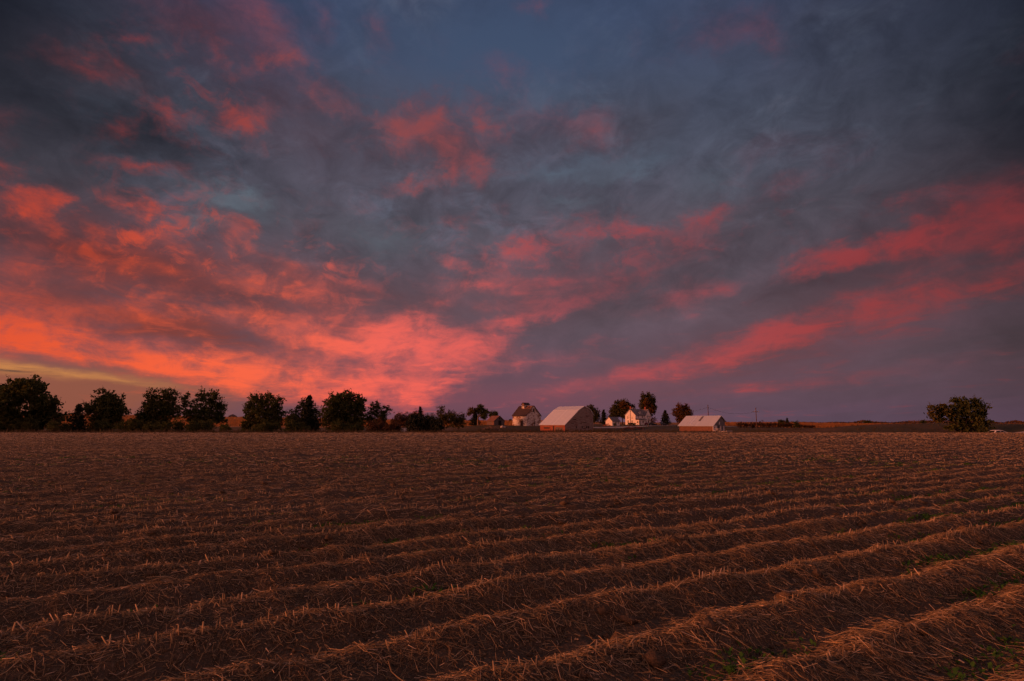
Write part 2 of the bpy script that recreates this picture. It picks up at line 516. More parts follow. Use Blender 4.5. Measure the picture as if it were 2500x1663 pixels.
def sheet_metal(name, c, rust, pitch=.7, along='y', rusty=.25):
    def f(b, bs):
        co = obj_co(b)
        x, y, z = b.xyz(co)
        a = y if along == 'y' else x
        d = x if along == 'y' else y
        n = b.noise(b.cxyz(b.m('MULTIPLY', a, .9), b.m('MULTIPLY', d, .12), 0), 1.1, 5, .6)
        sheet = b.noise(b.cxyz(b.m('FLOOR', b.m('DIVIDE', a, pitch)), 0, 0), 3.1, 0, .5)
        col = b.mix(sheet, [q * .86 for q in c], [min(1, q * 1.1) for q in c])
        b.put(bs.inputs['Base Color'], b.mix(b.ss(n, .62 - rusty * .4, .85), col, rust))
        bs.inputs['Roughness'].default_value = .45
        bs.inputs['Metallic'].default_value = .15
        fr = b.m('PINGPONG', b.m('DIVIDE', a, pitch / 4), .5)
        bump(b, bs, fr, .35, .02)
    return mat(name, f)


def leafmat(name, c1, c2, c3=None, trans=.25):
    def f(b, bs):
        n = b.noise(world_co(b), .55, 3, .6)
        n2 = b.noise(world_co(b), 3.0, 1, .5)
        col = b.mix(b.ss(n, .35, .65), c1, c2)
        if c3:
            col = b.mix(b.ss(n2, .50, .70), col, c3)
        b.put(bs.inputs['Base Color'], col)
        bs.inputs['Roughness'].default_value = .7
        tr = b.n('ShaderNodeBsdfTranslucent')
        b.put(tr.inputs[0], col)
        mx = b.n('ShaderNodeMixShader')
        mx.inputs[0].default_value = trans
        b.nt.links.new(bs.outputs[0], mx.inputs[1])
        b.nt.links.new(tr.outputs[0], mx.inputs[2])
        b.nt.links.new(mx.outputs[0], b.nt.nodes['Material Output'].inputs[0])
    return mat(name, f)


M = {}
M['leaf_dark'] = leafmat('leaf_dark', (.046, .066, .017), (.074, .090, .024), (.10, .092, .024), .35)
M['leaf_olive'] = leafmat('leaf_olive', (.046, .054, .015), (.078, .076, .020), (.11, .078, .020))
M['leaf_cedar'] = leafmat('leaf_cedar', (.010, .016, .010), (.020, .028, .014), None, .1)
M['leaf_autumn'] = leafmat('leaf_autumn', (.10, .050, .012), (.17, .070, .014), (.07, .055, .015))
M['leaf_sunlit_tint'] = leafmat('leaf_sunlit_tint', (.13, .075, .018), (.075, .065, .018), (.17, .095, .02))
M['leaf_brown'] = leafmat('leaf_brown', (.075, .040, .022), (.11, .052, .026), (.055, .042, .018))
M['bark'] = plain('bark', (.055, .040, .032), .95, .4, 3)
M['bark_pale'] = plain('bark_pale', (.20, .13, .10), .95, .4, 3)
M['crib_paint'] = siding('crib_paint', ((.60, .56, .52), (.78, .74, .70)), .22, False, (.46, .57), (.16, .085, .055))
M['crib_roof'] = plain('crib_roof', (.060, .042, .042), .95, .45, 1.6)
M['barn_wall'] = siding('barn_wall', ((.20, .080, .062), (.16, .072, .058)), .28, False, (.30, .56), (.20, .165, .15))
M['barn_side'] = siding('barn_side', ((.30, .085, .05), (.23, .075, .045)), .28, False, (.44, .72), (.20, .10, .07))
M['barn_roof'] = sheet_metal('barn_roof', (.72, .76, .80), (.55, .42, .36), .8, 'y', .0)
M['shed_roof'] = sheet_metal('shed_roof', (.66, .69, .70), (.42, .36, .30), .8, 'y', .22)
M['shed_side'] = siding('shed_side', ((.22, .105, .07), (.17, .085, .06)), .3, True, (.55, .85), (.16, .09, .06))
M['shed_gable'] = siding('shed_gable', ((.17, .17, .18), (.14, .14, .15)), .22, True, (.55, .8), (.08, .07, .07))
M['white_board'] = siding('white_board', ((.62, .58, .55), (.74, .70, .66)), .3, True, (.56, .66), (.28, .10, .06))
M['old_wall'] = siding('old_wall', ((.22, .075, .05), (.15, .10, .085)), .2, False, (.40, .6), (.10, .085, .08))
M['old_grey'] = siding('old_grey', ((.095, .090, .095), (.13, .12, .12)), .2, True, (.5, .7), (.07, .06, .06))
M['old_roof'] = plain('old_roof', (.20, .10, .075), .9, .5, 1.2)
M['house_wall'] = siding('house_wall', ((.74, .71, .68), (.80, .77, .74)), .14, False, (.66, .9), (.45, .40, .36), .6)
M['house_roof'] = plain('house_roof', (.20, .175, .175), .9, .25, 2.5)
M['garage_roof'] = plain('garage_roof', (.17, .15, .16), .7, .35, 1.2)
M['brick'] = plain('brick', (.30, .085, .06), .9, .3, 4)
M['dark'] = plain('dark_opening', (.012, .010, .010), .9, .2)
M['trim'] = plain('trim_white', (.72, .68, .64), .8, .12)
M['trim_dark'] = plain('trim_dark', (.05, .035, .035), .9, .3)
M['old_wood'] = plain('old_wood', (.17, .12, .095), .95, .4, 3)
M['pole'] = plain('pole_wood', (.11, .065, .055), .95, .35, 2)
M['wire'] = plain('wire', (.05, .045, .05), .6, .1)
M['concrete'] = plain('concrete', (.48, .42, .38), .9, .2)
M['rock'] = plain('rock', (.42, .34, .31), .95, .35, 2)
M['rust_paint'] = plain('rust_paint', (.36, .07, .04), .7, .35, 2)
M['road'] = plain('gravel_road', (.44, .38, .33), .95, .2, .6)
M['tyre'] = plain('tyre', (.02, .02, .02), .9, .2)
M['rim'] = plain('rim', (.5, .5, .5), .35, .1, 2, .8)
M['car_white'] = plain('car_white', (.80, .80, .80), .25, .02)
M['car_dark'] = plain('car_dark', (.030, .035, .045), .25, .05)
M['car_red'] = plain('car_red', (.16, .02, .025), .25, .05)


def glass_f(b, bs):
    bs.inputs['Base Color'].default_value = (.012, .014, .017, 1)
    bs.inputs['Roughness'].default_value = .08
    bs.inputs['Specular IOR Level'].default_value = .5


M['glass'] = mat('window_glass', glass_f)

# ================================================================== terrain
FIELD_END = 85.0
ROW_AZ = rad(61.2)
ROW = .76
rdx, rdy = math.sin(ROW_AZ), math.cos(ROW_AZ)


def field_z(x, y):
    """ridged stubble field: crests run along the rows, worn and uneven"""
    p = x * rdy - y * rdx
    s = x * rdx + y * rdy
    p = p + .035 * vnoise(s * .35, p * .4, 3) + .016 * vnoise(s * 1.6, p * 1.2, 4)
    ph = p / ROW
    c = .5 + .5 * np.cos(2 * math.pi * ph)
    amp = .114 * (1 + .28 * vnoise(s * .45, np.floor(ph + .5) * 3.1, 5) + .16 * vnoise(s * 1.9, np.floor(ph + .5) * 5.7, 15))
    z = amp * c ** 1.15 - .050
    z = z + .030 * vnoise(s * 2.6, p * 3.4, 6) + .022 * vnoise(s * 6.0, p * 7.0, 7) + .011 * vnoise(s * 15, p * 15, 8)
    z = z + .05 * vnoise(x * .09, y * .09, 9)
    return z, ph


PROF = [(-9000, -.3), (85, -.30), (87, -.12), (95, -.45), (115, -1.0), (140, -1.75), (160, -1.9), (185, -1.9), (215, -.6), (240, .0), (300, .3), (360, .1), (500, -.6), (900, -1.2), (9000, -1.2)]
HILL = [(-2.2, 16.0), (-.9, 13.6), (-.5, 8.6), (-.08, 4.6), (.06, 4.4), (.25, 2.6), (.45, 2.2), (.62, .6), (.8, 0), (2.5, 0)]
ANCH = [(1285, 1040.5, 235, 14), (1379, 1058.5, 200, 16), (1400, 1056.5, 212, 14), (1741, 1055.0, 170, 16), (1700, 1054.0, 176, 12), (1206, 1038.5, 215, 14), (1552, 1037.5, 300, 24), (1495, 1040, 280, 16), (1665, 1041, 262, 18),
        (1620, 1040, 280, 16), (1500, 1045.5, 240, 12), (1880, 1046, 230, 26), (1870, 1054, 150, 22), (2330, 1056, 118, 20), (2435, 1068, 112, 14), (1160, 1040, 225, 18), (1560, 1056, 175, 20), (2050, 1050, 190, 30), (2250, 1050, 210, 30), (2450, 1048, 220, 40), (1950, 1044.5, 290, 40), (2100, 1044.5, 300, 50), (2260, 1044, 300, 50), (2450, 1043.5, 310, 60), (2150, 1039, 450, 80), (2420, 1039, 480, 90),
        (1900, 1061, 112, 20), (2020, 1060, 112, 20), (2140, 1060, 112, 20), (2240, 1060, 112, 16), (2000, 1056, 150, 22), (2120, 1056, 150, 22), (2240, 1056, 150, 22), (2380, 1056, 150, 24), (1600, 1062, 125, 22), (1760, 1062, 125, 20), (1450, 1062, 130, 20)]


def terr0(x, y):
    z = np.interp(y, [a for a, _ in PROF], [b for _, b in PROF])
    u = x / np.maximum(y, 60)
    hill = np.interp(u, [a for a, _ in HILL], [b for _, b in HILL])
    g = np.where(y < 720, np.clip((y - 230) / 490, 0, 1), np.clip(1 - (y - 720) / 900, 0, 1))
    g = g * g * (3 - 2 * g)
    return z + hill * g


_ax = np.array([tuple(P(a, b, Y)) + (s,) for a, b, Y, s in ANCH])


def _rbf(x, y):
    x, y = np.asarray(x, float)[..., None], np.asarray(y, float)[..., None]
    return np.exp(-((x - _ax[:, 0]) ** 2 + (y - _ax[:, 1]) ** 2) / (2 * _ax[:, 3] ** 2))


_w = np.linalg.lstsq(_rbf(_ax[:, 0], _ax[:, 1]), _ax[:, 2] - terr0(_ax[:, 0], _ax[:, 1]), rcond=1e-3)[0]


def terr(x, y):
    x, y = np.asarray(x, float), np.asarray(y, float)
    k = np.clip((y - 86) / 14, 0, 1)
    return terr0(x, y) + (_rbf(x, y) @ _w) * k + .10 * vnoise(x * .11, y * .11, 31) * k


def gz(x, y):
    return float(terr(np.array([x]), np.array([y]))[0])


def soil_f(b, bs):
    co = world_co(b)
    n = b.noise(co, 9.0, 6, .65)
    n2 = b.noise(co, .25, 3, .5)
    n3 = b.noise(co, 38.0, 3, .6)
    col = b.mix(n, (.060, .040, .025), (.125, .086, .050))
    col = b.mix(b.ss(n3, .50, .70, 0, .75), col, (.22, .155, .092))
    col = b.mix(b.ss(n2, .4, .65, 0, .45), col, (.13, .095, .065))
    b.put(bs.inputs['Base Color'], col)
    bump(b, bs, n3, .8, .03)


M['soil'] = mat('stubble_soil', soil_f)


def land_f(b, bs):
    co = world_co(b)
    x, y, z = b.xyz(co)
    wob = b.m('MULTIPLY', b.m('SUBTRACT', b.noise(co, .03, 3, .5), .5), 40)
    yy = b.m('ADD', y, wob)
    n = b.noise(co, .35, 5, .65)
    n2 = b.noise(co, .06, 4, .55)
    grass = b.mix(n, (.055, .044, .014), (.10, .070, .024))
    grass = b.mix(b.ss(n2, .45, .62, 0, .8), grass, (.13, .070, .030))
    soil = b.mix(n, (.06, .036, .026), (.14, .08, .05))
    crop = b.mix(n, (.30, .125, .035), (.42, .19, .055))
    yl = b.m('SUBTRACT', b.ss(x, -40, 20, 225, 345), b.ss(x, 110, 150, 0, 58))      # the crop comes nearer on the left side
    c1 = b.mix(b.ss(b.m('SUBTRACT', yy, yl), -6, 6), grass, crop)
    c1 = b.mix(b.ss(y, 84.9, 85.1), soil, c1)
    c1 = b.mix(b.ss(y, 1150, 1500), c1, (.10, .07, .045))
    b.put(bs.inputs['Base Color'], c1)
    bump(b, bs, n, .6, .3)


M['land'] = mat('grass_and_crop', land_f)


def grid_mesh(name, X, Y, Z, mt, smooth=True):
    ny, nx = X.shape
    i = np.arange((ny - 1) * (nx - 1))
    r, c = i // (nx - 1), i % (nx - 1)
    a = r * nx + c
    return mesh_np(name, np.stack([X, Y, Z], -1).reshape(-1, 3), np.stack([a, a + 1, a + nx + 1, a + nx], 1), mt, smooth=smooth)


def axis(dense0, dense1, step, far0, far1, g=1.18):
    a = list(np.arange(dense0, dense1 + .01, step))
    d = step
    while a[-1] < far1:
        d *= g
        a.append(a[-1] + d)
    d = step
    while a[0] > far0:
        d *= g
        a.insert(0, a[0] - d)
    return np.array(a)


gx = axis(-140, 260, 4, -9000, 9000)
gy = np.concatenate([axis(100, 420, 4, 86.5, 12000, 1.08)])
gy = np.concatenate([[-9000, -3000, -800, -200, -40, 0, 30, 60, 80, 84.9, 85.2, 86, 87, 89, 92, 96], gy[gy > 98]])
GX, GY = np.meshgrid(gx, gy)
tag(grid_mesh('ground', GX, GY, terr(GX, GY), M['land']), kind='structure')

# the near stubble field, ridge by ridge
yv = np.exp(np.linspace(math.log(2.2), math.log(FIELD_END), 410))
tv = np.linspace(-1.35, 1.35, 430)
TT, YY = np.meshgrid(tv, yv)
XX = TT * YY
ZZ, _ = field_z(XX, YY)
ZZ = ZZ * np.clip(1.25 - YY / 110, .35, 1)
ZZ[-1] = -.4
tag(grid_mesh('field', XX, YY, ZZ, M['soil']), kind='structure')


def fz(x, y):
    z, ph = field_z(x, y)
    return z * np.clip(1.25 - y / 110, .35, 1), ph


# ------------------------------------------------------------------ straw, stubble and weeds
def straw_f(b, bs):
    at = b.n('ShaderNodeAttribute', attribute_name='tone').outputs['Fac']
    col = b.ramp(at, [(0, (.082, .055, .032)), (.35, (.190, .130, .070)), (.7, (.34, .245, .130)), (.9, (.54, .385, .205)), (1, (.66, .50, .33))])
    b.put(bs.inputs['Base Color'], col)
    bs.inputs['Roughness'].default_value = .6


M['straw'] = mat('straw', straw_f)
M['weed'] = leafmat('weed_leaf', (.055, .15, .018), (.085, .19, .028), None, .3)


def prisms(p, r, tone, k=3):
    """p (n,m,3) centre lines, r (n,m) radii -> k-sided stalks"""
    n, m, _ = p.shape
    d = np.gradient(p, axis=1)
    d /= np.linalg.norm(d, axis=2, keepdims=True) + 1e-9
    up = np.zeros_like(d)
    up[..., 2] = 1
    vert = np.abs(d[..., 2]) > .85
    up[vert] = (1, 0, 0)
    u = np.cross(d, up)
    u /= np.linalg.norm(u, axis=2, keepdims=True) + 1e-9
    w = np.cross(d, u)
    ang = np.arange(k) * 2 * math.pi / k + .4
    V = p[:, :, None] + r[:, :, None, None] * (u[:, :, None] * np.cos(ang)[None, None, :, None] + w[:, :, None] * np.sin(ang)[None, None, :, None])
    base = np.arange(n)[:, None, None] * (m * k)
    a = (np.arange(m - 1)[:, None] * k + np.arange(k)[None])
    bq = (np.arange(m - 1)[:, None] * k + (np.arange(k)[None] + 1) % k)
    F = np.stack([a, bq, bq + k, a + k], -1).reshape(1, -1, 4) + base.reshape(n, 1, 1)
    caps = np.stack([np.full(n, 0), np.full(n, 0)], 1)
    top = (np.arange(k)[None] + (m - 1) * k) + base.reshape(n, 1)
    return V.reshape(-1, 3), F.reshape(-1, 4), top, np.repeat(tone, m * k)


def scatter(n, y0, y1, spread=1.12, pw=2.0):
    y = (rng.random(n) * (y1 ** pw - y0 ** pw) + y0 ** pw) ** (1 / pw)
    return (rng.random(n) * 2 - 1) * spread * y, y


def straw_layer(n, y0, y1, lmin, lmax, rmin, rmax, m, lift, tone0, pw=2.0):
    x, y = scatter(n * 2, y0, y1, pw=pw)
    _, ph_ = fz(x, y)
    crest = .5 + .5 * np.cos(2 * math.pi * ph_)
    wgt = .50 + crest if y1 < 15 else .05 + crest ** 2.2
    ok_ = np.argsort(-(rng.random(2 * n) * wgt))[:n]
    x, y = x[ok_], y[ok_]
    L = lmin + (lmax - lmin) * rng.random(n) ** 2.2
    # most pieces are combed across the rows, the rest lies anyhow
    a = np.where(rng.random(n) < .34, -ROW_AZ + rng.normal(0, .65, n), rng.random(n) * math.pi * 2)
    if y0 > 8:   # farther out the litter lies in drifts along the crests
        a = np.where(rng.random(n) < .55, math.pi / 2 - ROW_AZ + rng.normal(0, .30, n), a)
    dx_, dy_ = np.cos(a), np.sin(a)
    t = np.linspace(-.5, .5, m)
    bend = rng.normal(0, .22, n)
    px = x[:, None] + L[:, None] * (t[None] * dx_[:, None] - (t[None] ** 2 - .08) * bend[:, None] * dy_[:, None] * 2)
    py = y[:, None] + L[:, None] * (t[None] * dy_[:, None] + (t[None] ** 2 - .08) * bend[:, None] * dx_[:, None] * 2)
    py = np.maximum(py, 1.0)
    z0, ph = fz(px, py)
    zc = z0.mean(1, keepdims=True)
    stiff = rng.random(n)[:, None]
    tilt = rng.normal(0, .28, n)[:, None]
    pz = np.maximum(z0 * (1 - stiff * .5) + zc * stiff * .5 + tilt * t[None] * L[:, None], z0) + lift * rng.random(n)[:, None] ** 1.5 + .004
    r = (rmin + (rmax - rmin) * rng.random(n) ** 1.6)[:, None] * np.linspace(1, .65, m)[None]
    tone = np.clip(tone0 + .04 + rng.normal(0, .28, n), 0, 1)
    return np.stack([px, py, pz], -1), r, tone


V, F, T, off = [], [], [], 0


def add_stalks(p, r, tone):
    global off
    v, f, top, tt = prisms(p, r, tone)
    V.append(v)
    F.append(f + off)
    T.append(tt)
    off += len(v)
    return top + off - len(v)


add_stalks(*straw_layer(62000, 2.6, 8.5, .03, .15, .0013, .0030, 2, .025, .46))
add_stalks(*straw_layer(24000, 2.6, 8.5, .05, .18, .0013, .0032, 3, .03, .52))
add_stalks(*straw_layer(26000, 2.6, 9.5, .012, .05, .003, .0075, 2, .012, .42))
add_stalks(*straw_layer(420, 2.6, 12, .18, .42, .0022, .0044, 4, .05, .60))
add_stalks(*straw_layer(62000, 8.5, 19, .05, .19, .0021, .0045, 2, .035, .52))
add_stalks(*straw_layer(52000, 19, 46, .08, .32, .004, .010, 2, .045, .62))
add_stalks(*straw_layer(32000, 46, 85, .15, .45, .008, .017, 2, .05, .80))
tag(mesh_np('straw_litter', np.concatenate(V), [np.concatenate(F)], M['straw'], attr={'tone': np.concatenate(T)}),
    'dry bean straw strewn over the ridged field', 'straw', kind='stuff')

# cut stalks still standing in rows along the crests
V, F, T, off = [], [], [], 0
TOP = []


def stubs(y0, y1, step, h0, h1, r0, r1, keep):
    span = int(1.2 * y1 / ROW) + 2
    pts = []
    ks = np.arange(-int((y1 * 2.2) / ROW), int((y1 * 2.2) / ROW))
    s = np.arange(-y1 * 1.6, y1 * 2.2, step)
    K, S = np.meshgrid(ks * ROW, s)
    K, S = K.ravel(), S.ravel()
    S = S + rng.uniform(-.5, .5, len(S)) * step
    K = K + rng.normal(0, .028, len(K))
    # undo the wander of the rows so that the stubs stand on the crests
    K = K - (.035 * vnoise(S * .35, K * .4, 3))
    x = K * rdy + S * rdx
    y = -K * rdx + S * rdy
    clump = vnoise(S * .9, K * 2.1, 41) + .4 * vnoise(S * 4.0, K * 5.0, 42)
    ok = (y > y0) & (y < y1) & (np.abs(x) < 1.12 * y) & (clump > keep)
    x, y = x[ok], y[ok]
    n = len(x)
    h = h0 + (h1 - h0) * rng.random(n) ** 1.4
    lx, ly = rng.normal(.1, .38, n), rng.normal(-.15, .38, n)
    z, _ = fz(x, y)
    p = np.zeros((n, 2, 3))
    p[:, 0] = np.stack([x, y, z - .02], 1)
    p[:, 1] = np.stack([x + lx * h, y + ly * h, z + h], 1)
    r = (r0 + (r1 - r0) * rng.random(n))[:, None] * np.array([[1, .85]])
    TOP.append(add_stalks(p, r, np.clip(.72 + rng.normal(0, .14, n), 0, 1)))


stubs(2.4, 13, .034, .03, .085, .0036, .0068, 0.10)
stubs(13, 40, .11, .03, .085, .005, .009, .12)
stubs(40, 84, .45, .05, .11, .010, .016, .0)
tag(mesh_np('stubble', np.concatenate(V), [np.concatenate(F), np.concatenate(TOP)], M['straw'], attr={'tone': np.concatenate(T)}),
    'cut bean stalks standing along the ridge crests', 'stubble', kind='stuff')

# soil clods lying on the ridges
n = 2600
x, y = scatter(n, 2.6, 16)
z, ph = fz(x, y)
sz = .015 + .055 * rng.random(n) ** 3
octv = np.array([(1, 0, 0), (-1, 0, 0), (0, 1, 0), (0, -1, 0), (0, 0, 1), (0, 0, -1)], float)
octf = np.array([(0, 2, 4), (2, 1, 4), (1, 3, 4), (3, 0, 4), (2, 0, 5), (1, 2, 5), (3, 1, 5), (0, 3, 5)])
j = octv[None] * (.6 + .8 * rng.random((n, 6, 1))) + rng.normal(0, .18, (n, 6, 3))
vv = j * sz[:, None, None] * np.array([1.2, 1.0, .8]) + np.stack([x, y, z + sz * .2], 1)[:, None]
tag(mesh_np('soil_clods', vv.reshape(-1, 3), (octf[None] + np.arange(n)[:, None, None] * 6).reshape(-1, 3), M['soil']),
    'crumbled brown soil clods between the straw', 'soil clods', kind='stuff')

# green weeds in the furrows
n0 = 90000
x, y = scatter(n0, 2.6, 26)
_, ph = fz(x, y)
fu = np.abs(ph - np.floor(ph) - .5)
pk = vnoise(x * .55, y * .55, 51) + .6 * vnoise(x * 1.7, y * 1.7, 52)
ok = (fu < .20) & (pk > .18)
x, y = x[ok][:15000], y[ok][:15000]
n = len(x)
z, _ = fz(x, y)
k = 6
ang = rng.random((n, k)) * 2 * math.pi
ln = (.014 + .026 * rng.random((n, k))) * (1 + y[:, None] * .05)
wd = ln * .30
rise = .5 + .8 * rng.random((n, k))
cx = x[:, None] + rng.normal(0, .05, (n, k))
cy = y[:, None] + rng.normal(0, .05, (n, k))
cz = z[:, None] + .002 + 0 * cx
dx_, dy_ = np.cos(ang), np.sin(ang)
q = np.stack([
    np.stack([cx, cy, cz], -1),
    np.stack([cx + dx_ * ln * .55 - dy_ * wd, cy + dy_ * ln * .55 + dx_ * wd, cz + ln * rise * .6], -1),
    np.stack([cx + dx_ * ln, cy + dy_ * ln, cz + ln * rise * .8], -1),
    np.stack([cx + dx_ * ln * .55 + dy_ * wd, cy + dy_ * ln * .55 - dx_ * wd, cz + ln * rise * .6], -1)], 2)
tag(mesh_np('furrow_weeds', q.reshape(-1, 3), np.arange(n * k * 4).reshape(-1, 4), M['weed']),
    'low green weeds sprouting in the furrows', 'weeds', kind='stuff')


# ------------------------------------------------------------------ blades: dry grass and ripe corn as tufts
def tufts(name, x, y, h, wmul, blades, mt, label, cat, lean=.35):
    n = len(x)
    z = terr(x, y)
    a = rng.random((n, blades)) * 2 * math.pi
    hh = h[:, None] * (.6 + .5 * rng.random((n, blades)))
    w = hh * wmul
    ox, oy = rng.normal(0, .25, (n, blades)) * h[:, None], rng.normal(0, .25, (n, blades)) * h[:, None]
    bx, by, bz = x[:, None] + ox, y[:, None] + oy, z[:, None] - .05 + 0 * ox
    ca_, sa_ = np.cos(a), np.sin(a)
    la = rng.random((n, blades)) * 2 * math.pi
    lx, ly = np.cos(la) * hh * lean * rng.random((n, blades)), np.sin(la) * hh * lean * rng.random((n, blades))
    q = np.stack([np.stack([bx - ca_ * w, by - sa_ * w, bz], -1), np.stack([bx + ca_ * w, by + sa_ * w, bz], -1),
                  np.stack([bx - sa_ * w * .8, by + ca_ * w * .8, bz], -1), np.stack([bx + lx, by + ly, bz + hh], -1)], 2)
    i = np.arange(n * blades)[:, None] * 4
    f = np.concatenate([i + np.array([[0, 1, 3]]), i + np.array([[1, 2, 3]]), i + np.array([[2, 0, 3]])])
    return tag(mesh_np(name, q.reshape(-1, 3), f, mt), label, cat, kind='stuff')


M['dry_grass'] = leafmat('dry_grass', (.085, .055, .026), (.14, .090, .040), (.055, .048, .018), .2)
M['yard_grass'] = leafmat('yard_grass', (.075, .058, .018), (.12, .085, .028), (.17, .092, .034), .25)
M['corn'] = leafmat('corn_leaf', (.55, .22, .055), (.66, .30, .085), (.44, .19, .05), .3)

n = 9000
x = rng.uniform(-125, 18, n)
y = rng.uniform(87, 128, n)
tufts('dry_grass', x, y, rng.uniform(.3, 1.0, n), .10, 4, M['dry_grass'], 'rough dry grass along the field edge under the trees', 'grass')
n = 11000
y = rng.uniform(100, 300, n)
x = rng.uniform(-.12, .52, n) * y
ok = ~((y > 212) & (y < 275) & (x > 28))
x, y = x[ok], y[ok]
tufts('yard_grass', x, y, rng.uniform(.10, .45, len(x)), .16, 3, M['yard_grass'], 'unmown grass around the farm buildings', 'grass')
n = 4500
y = rng.uniform(95, 330, n)
x = rng.uniform(.40, 1.1, n) * y
tufts('ditch_grass', x, y, rng.uniform(.15, .6, n), .16, 3, M['yard_grass'], 'dull grass in the hollow right of the farm', 'grass')
n = 17000
y = 240 + 480 * rng.random(n) ** 1.3
x = rng.uniform(-1.05, .08, n) * y
tufts('corn_slope', x, y, rng.uniform(1.0, 1.7, n), .22, 2, M['corn'], 'ripe corn on the slope behind the trees', 'corn', .25)
n = 18000
y = 292 + 560 * rng.random(n) ** 1.5
x = rng.uniform(.36, 1.15, n) * y
ok = (y > 350) | (x > 125)
x, y = x[ok], y[ok]
n = len(x)
tufts('corn_flat', x, y, rng.uniform(1.0, 1.7, n), .22, 2, M['corn'], 'strip of ripe corn on the right horizon', 'corn', .25)

# ================================================================== trees and shrubs
LEAF_PX = 1.0


def leaf_quads(c, size, r):
    """leaf faces around centres c (n,3) with sizes (n,)"""
    n = len(c)
    a = r.normal(0, 1, (n, 3))
    a /= np.linalg.norm(a, axis=1, keepdims=True)
    b = np.cross(a, r.normal(0, 1, (n, 3)))
    b /= np.linalg.norm(b, axis=1, keepdims=True)
    s = size[:, None]
    q = np.stack([c - a * s * .55, c + b * s * .34, c + a * s * .55, c - b * s * .34], 1)
    return q


def crown_mesh(name, lobes, mt, parent, r, leaf=.34, clump=.62, dens=1.0, sprays=1.0, per=17):
    """lobes: (centre xyz, radii xyz); clumps of leaves fill each lobe, denser near its skin"""
    C, S = [], []
    for (c, rr) in lobes:
        c, rr = np.array(c, float), np.array(rr, float)
        vol = rr.prod() ** (1 / 3)
        nc = max(6, int(dens * 6.6 * (vol / clump) ** 2))
        d = r.normal(0, 1, (nc, 3))
        d /= np.linalg.norm(d, axis=1, keepdims=True)
        rad_ = r.random(nc) ** .42
        cc = c + d * rad_[:, None] * rr * (.76 + .42 * r.random((nc, 1)))
        for k in range(nc):
            m = int(per * (.55 + .9 * r.random()))
            cr = clump * (.55 + .75 * r.random())
            p = r.normal(0, .5, (m, 3)) * cr * np.array([1, 1, .75]) + cc[k]
            C.append(p)
            S.append(leaf * 1.2 * (.6 + .8 * r.random(m)))
            if rad_[k] > .72 and d[k, 2] > -.15 and r.random() < .40 * sprays:
                # a twig of leaves reaching out past the outline
                dirn = d[k] * np.array([.8, .8, .6]) + np.array([0, 0, .75])
                dirn /= np.linalg.norm(dirn)
                m2 = 9
                t = np.linspace(.3, 1.0, m2)[:, None] * clump * (.9 + 1.0 * r.random())
                C.append(cc[k] + dirn * t + r.normal(0, .10 * clump, (m2, 3)))
                S.append(leaf * (.75 - .35 * t[:, 0] / t.max()))
    C, S = np.concatenate(C), np.concatenate(S)
    q = leaf_quads(C, S, r)
    return mesh_np(name, q.reshape(-1, 3), np.arange(len(q) * 4).reshape(-1, 4), mt, parent)


def limbs(root_h, tips, r, r0, mt, parent, stems=1, spread=.3):
    mb = MB()
    bases = []
    for s in range(stems):
        ang = 2 * math.pi * s / max(1, stems) + r.random()
        off_ = Vector((math.cos(ang), math.sin(ang), 0)) * (0 if stems == 1 else spread)
        top = Vector((off_.x * 2.2, off_.y * 2.2, root_h))
        mid = (off_ + top) / 2 + Vector((r.normal(0, .12), r.normal(0, .12), 0))
        mb.tube([off_ + Vector((0, 0, -.5)), off_ * 1.1 + Vector((0, 0, .3)), mid, top], [r0 * 1.35, r0, r0 * .85, r0 * .7], 7)
        bases.append(top)
    for tpt in tips:
        tpt = Vector(tpt)
        b = min(bases, key=lambda q: (q - tpt).length)
        d = tpt - b
        p1 = b + d * .35 + Vector((r.normal(0, .3), r.normal(0, .3), .35))
        p2 = b + d * .7 + Vector((r.normal(0, .3), r.normal(0, .3), .25))
        mb.tube([b - Vector((0, 0, .25)), p1, p2, tpt], [r0 * .55, r0 * .38, r0 * .22, r0 * .07], 5)
        for _ in range(2):
            e = p2 + Vector((r.normal(0, .9), r.normal(0, .9), abs(r.normal(.7, .5)))) * (.5 + .4 * r.random()) * max(.6, d.length * .25)
            mb.tube([p2, (p2 + e) / 2 + Vector((0, 0, .1)), e], [r0 * .18, r0 * .11, r0 * .04], 4)
    return mb.build('trunk', mt, parent, smooth=True)


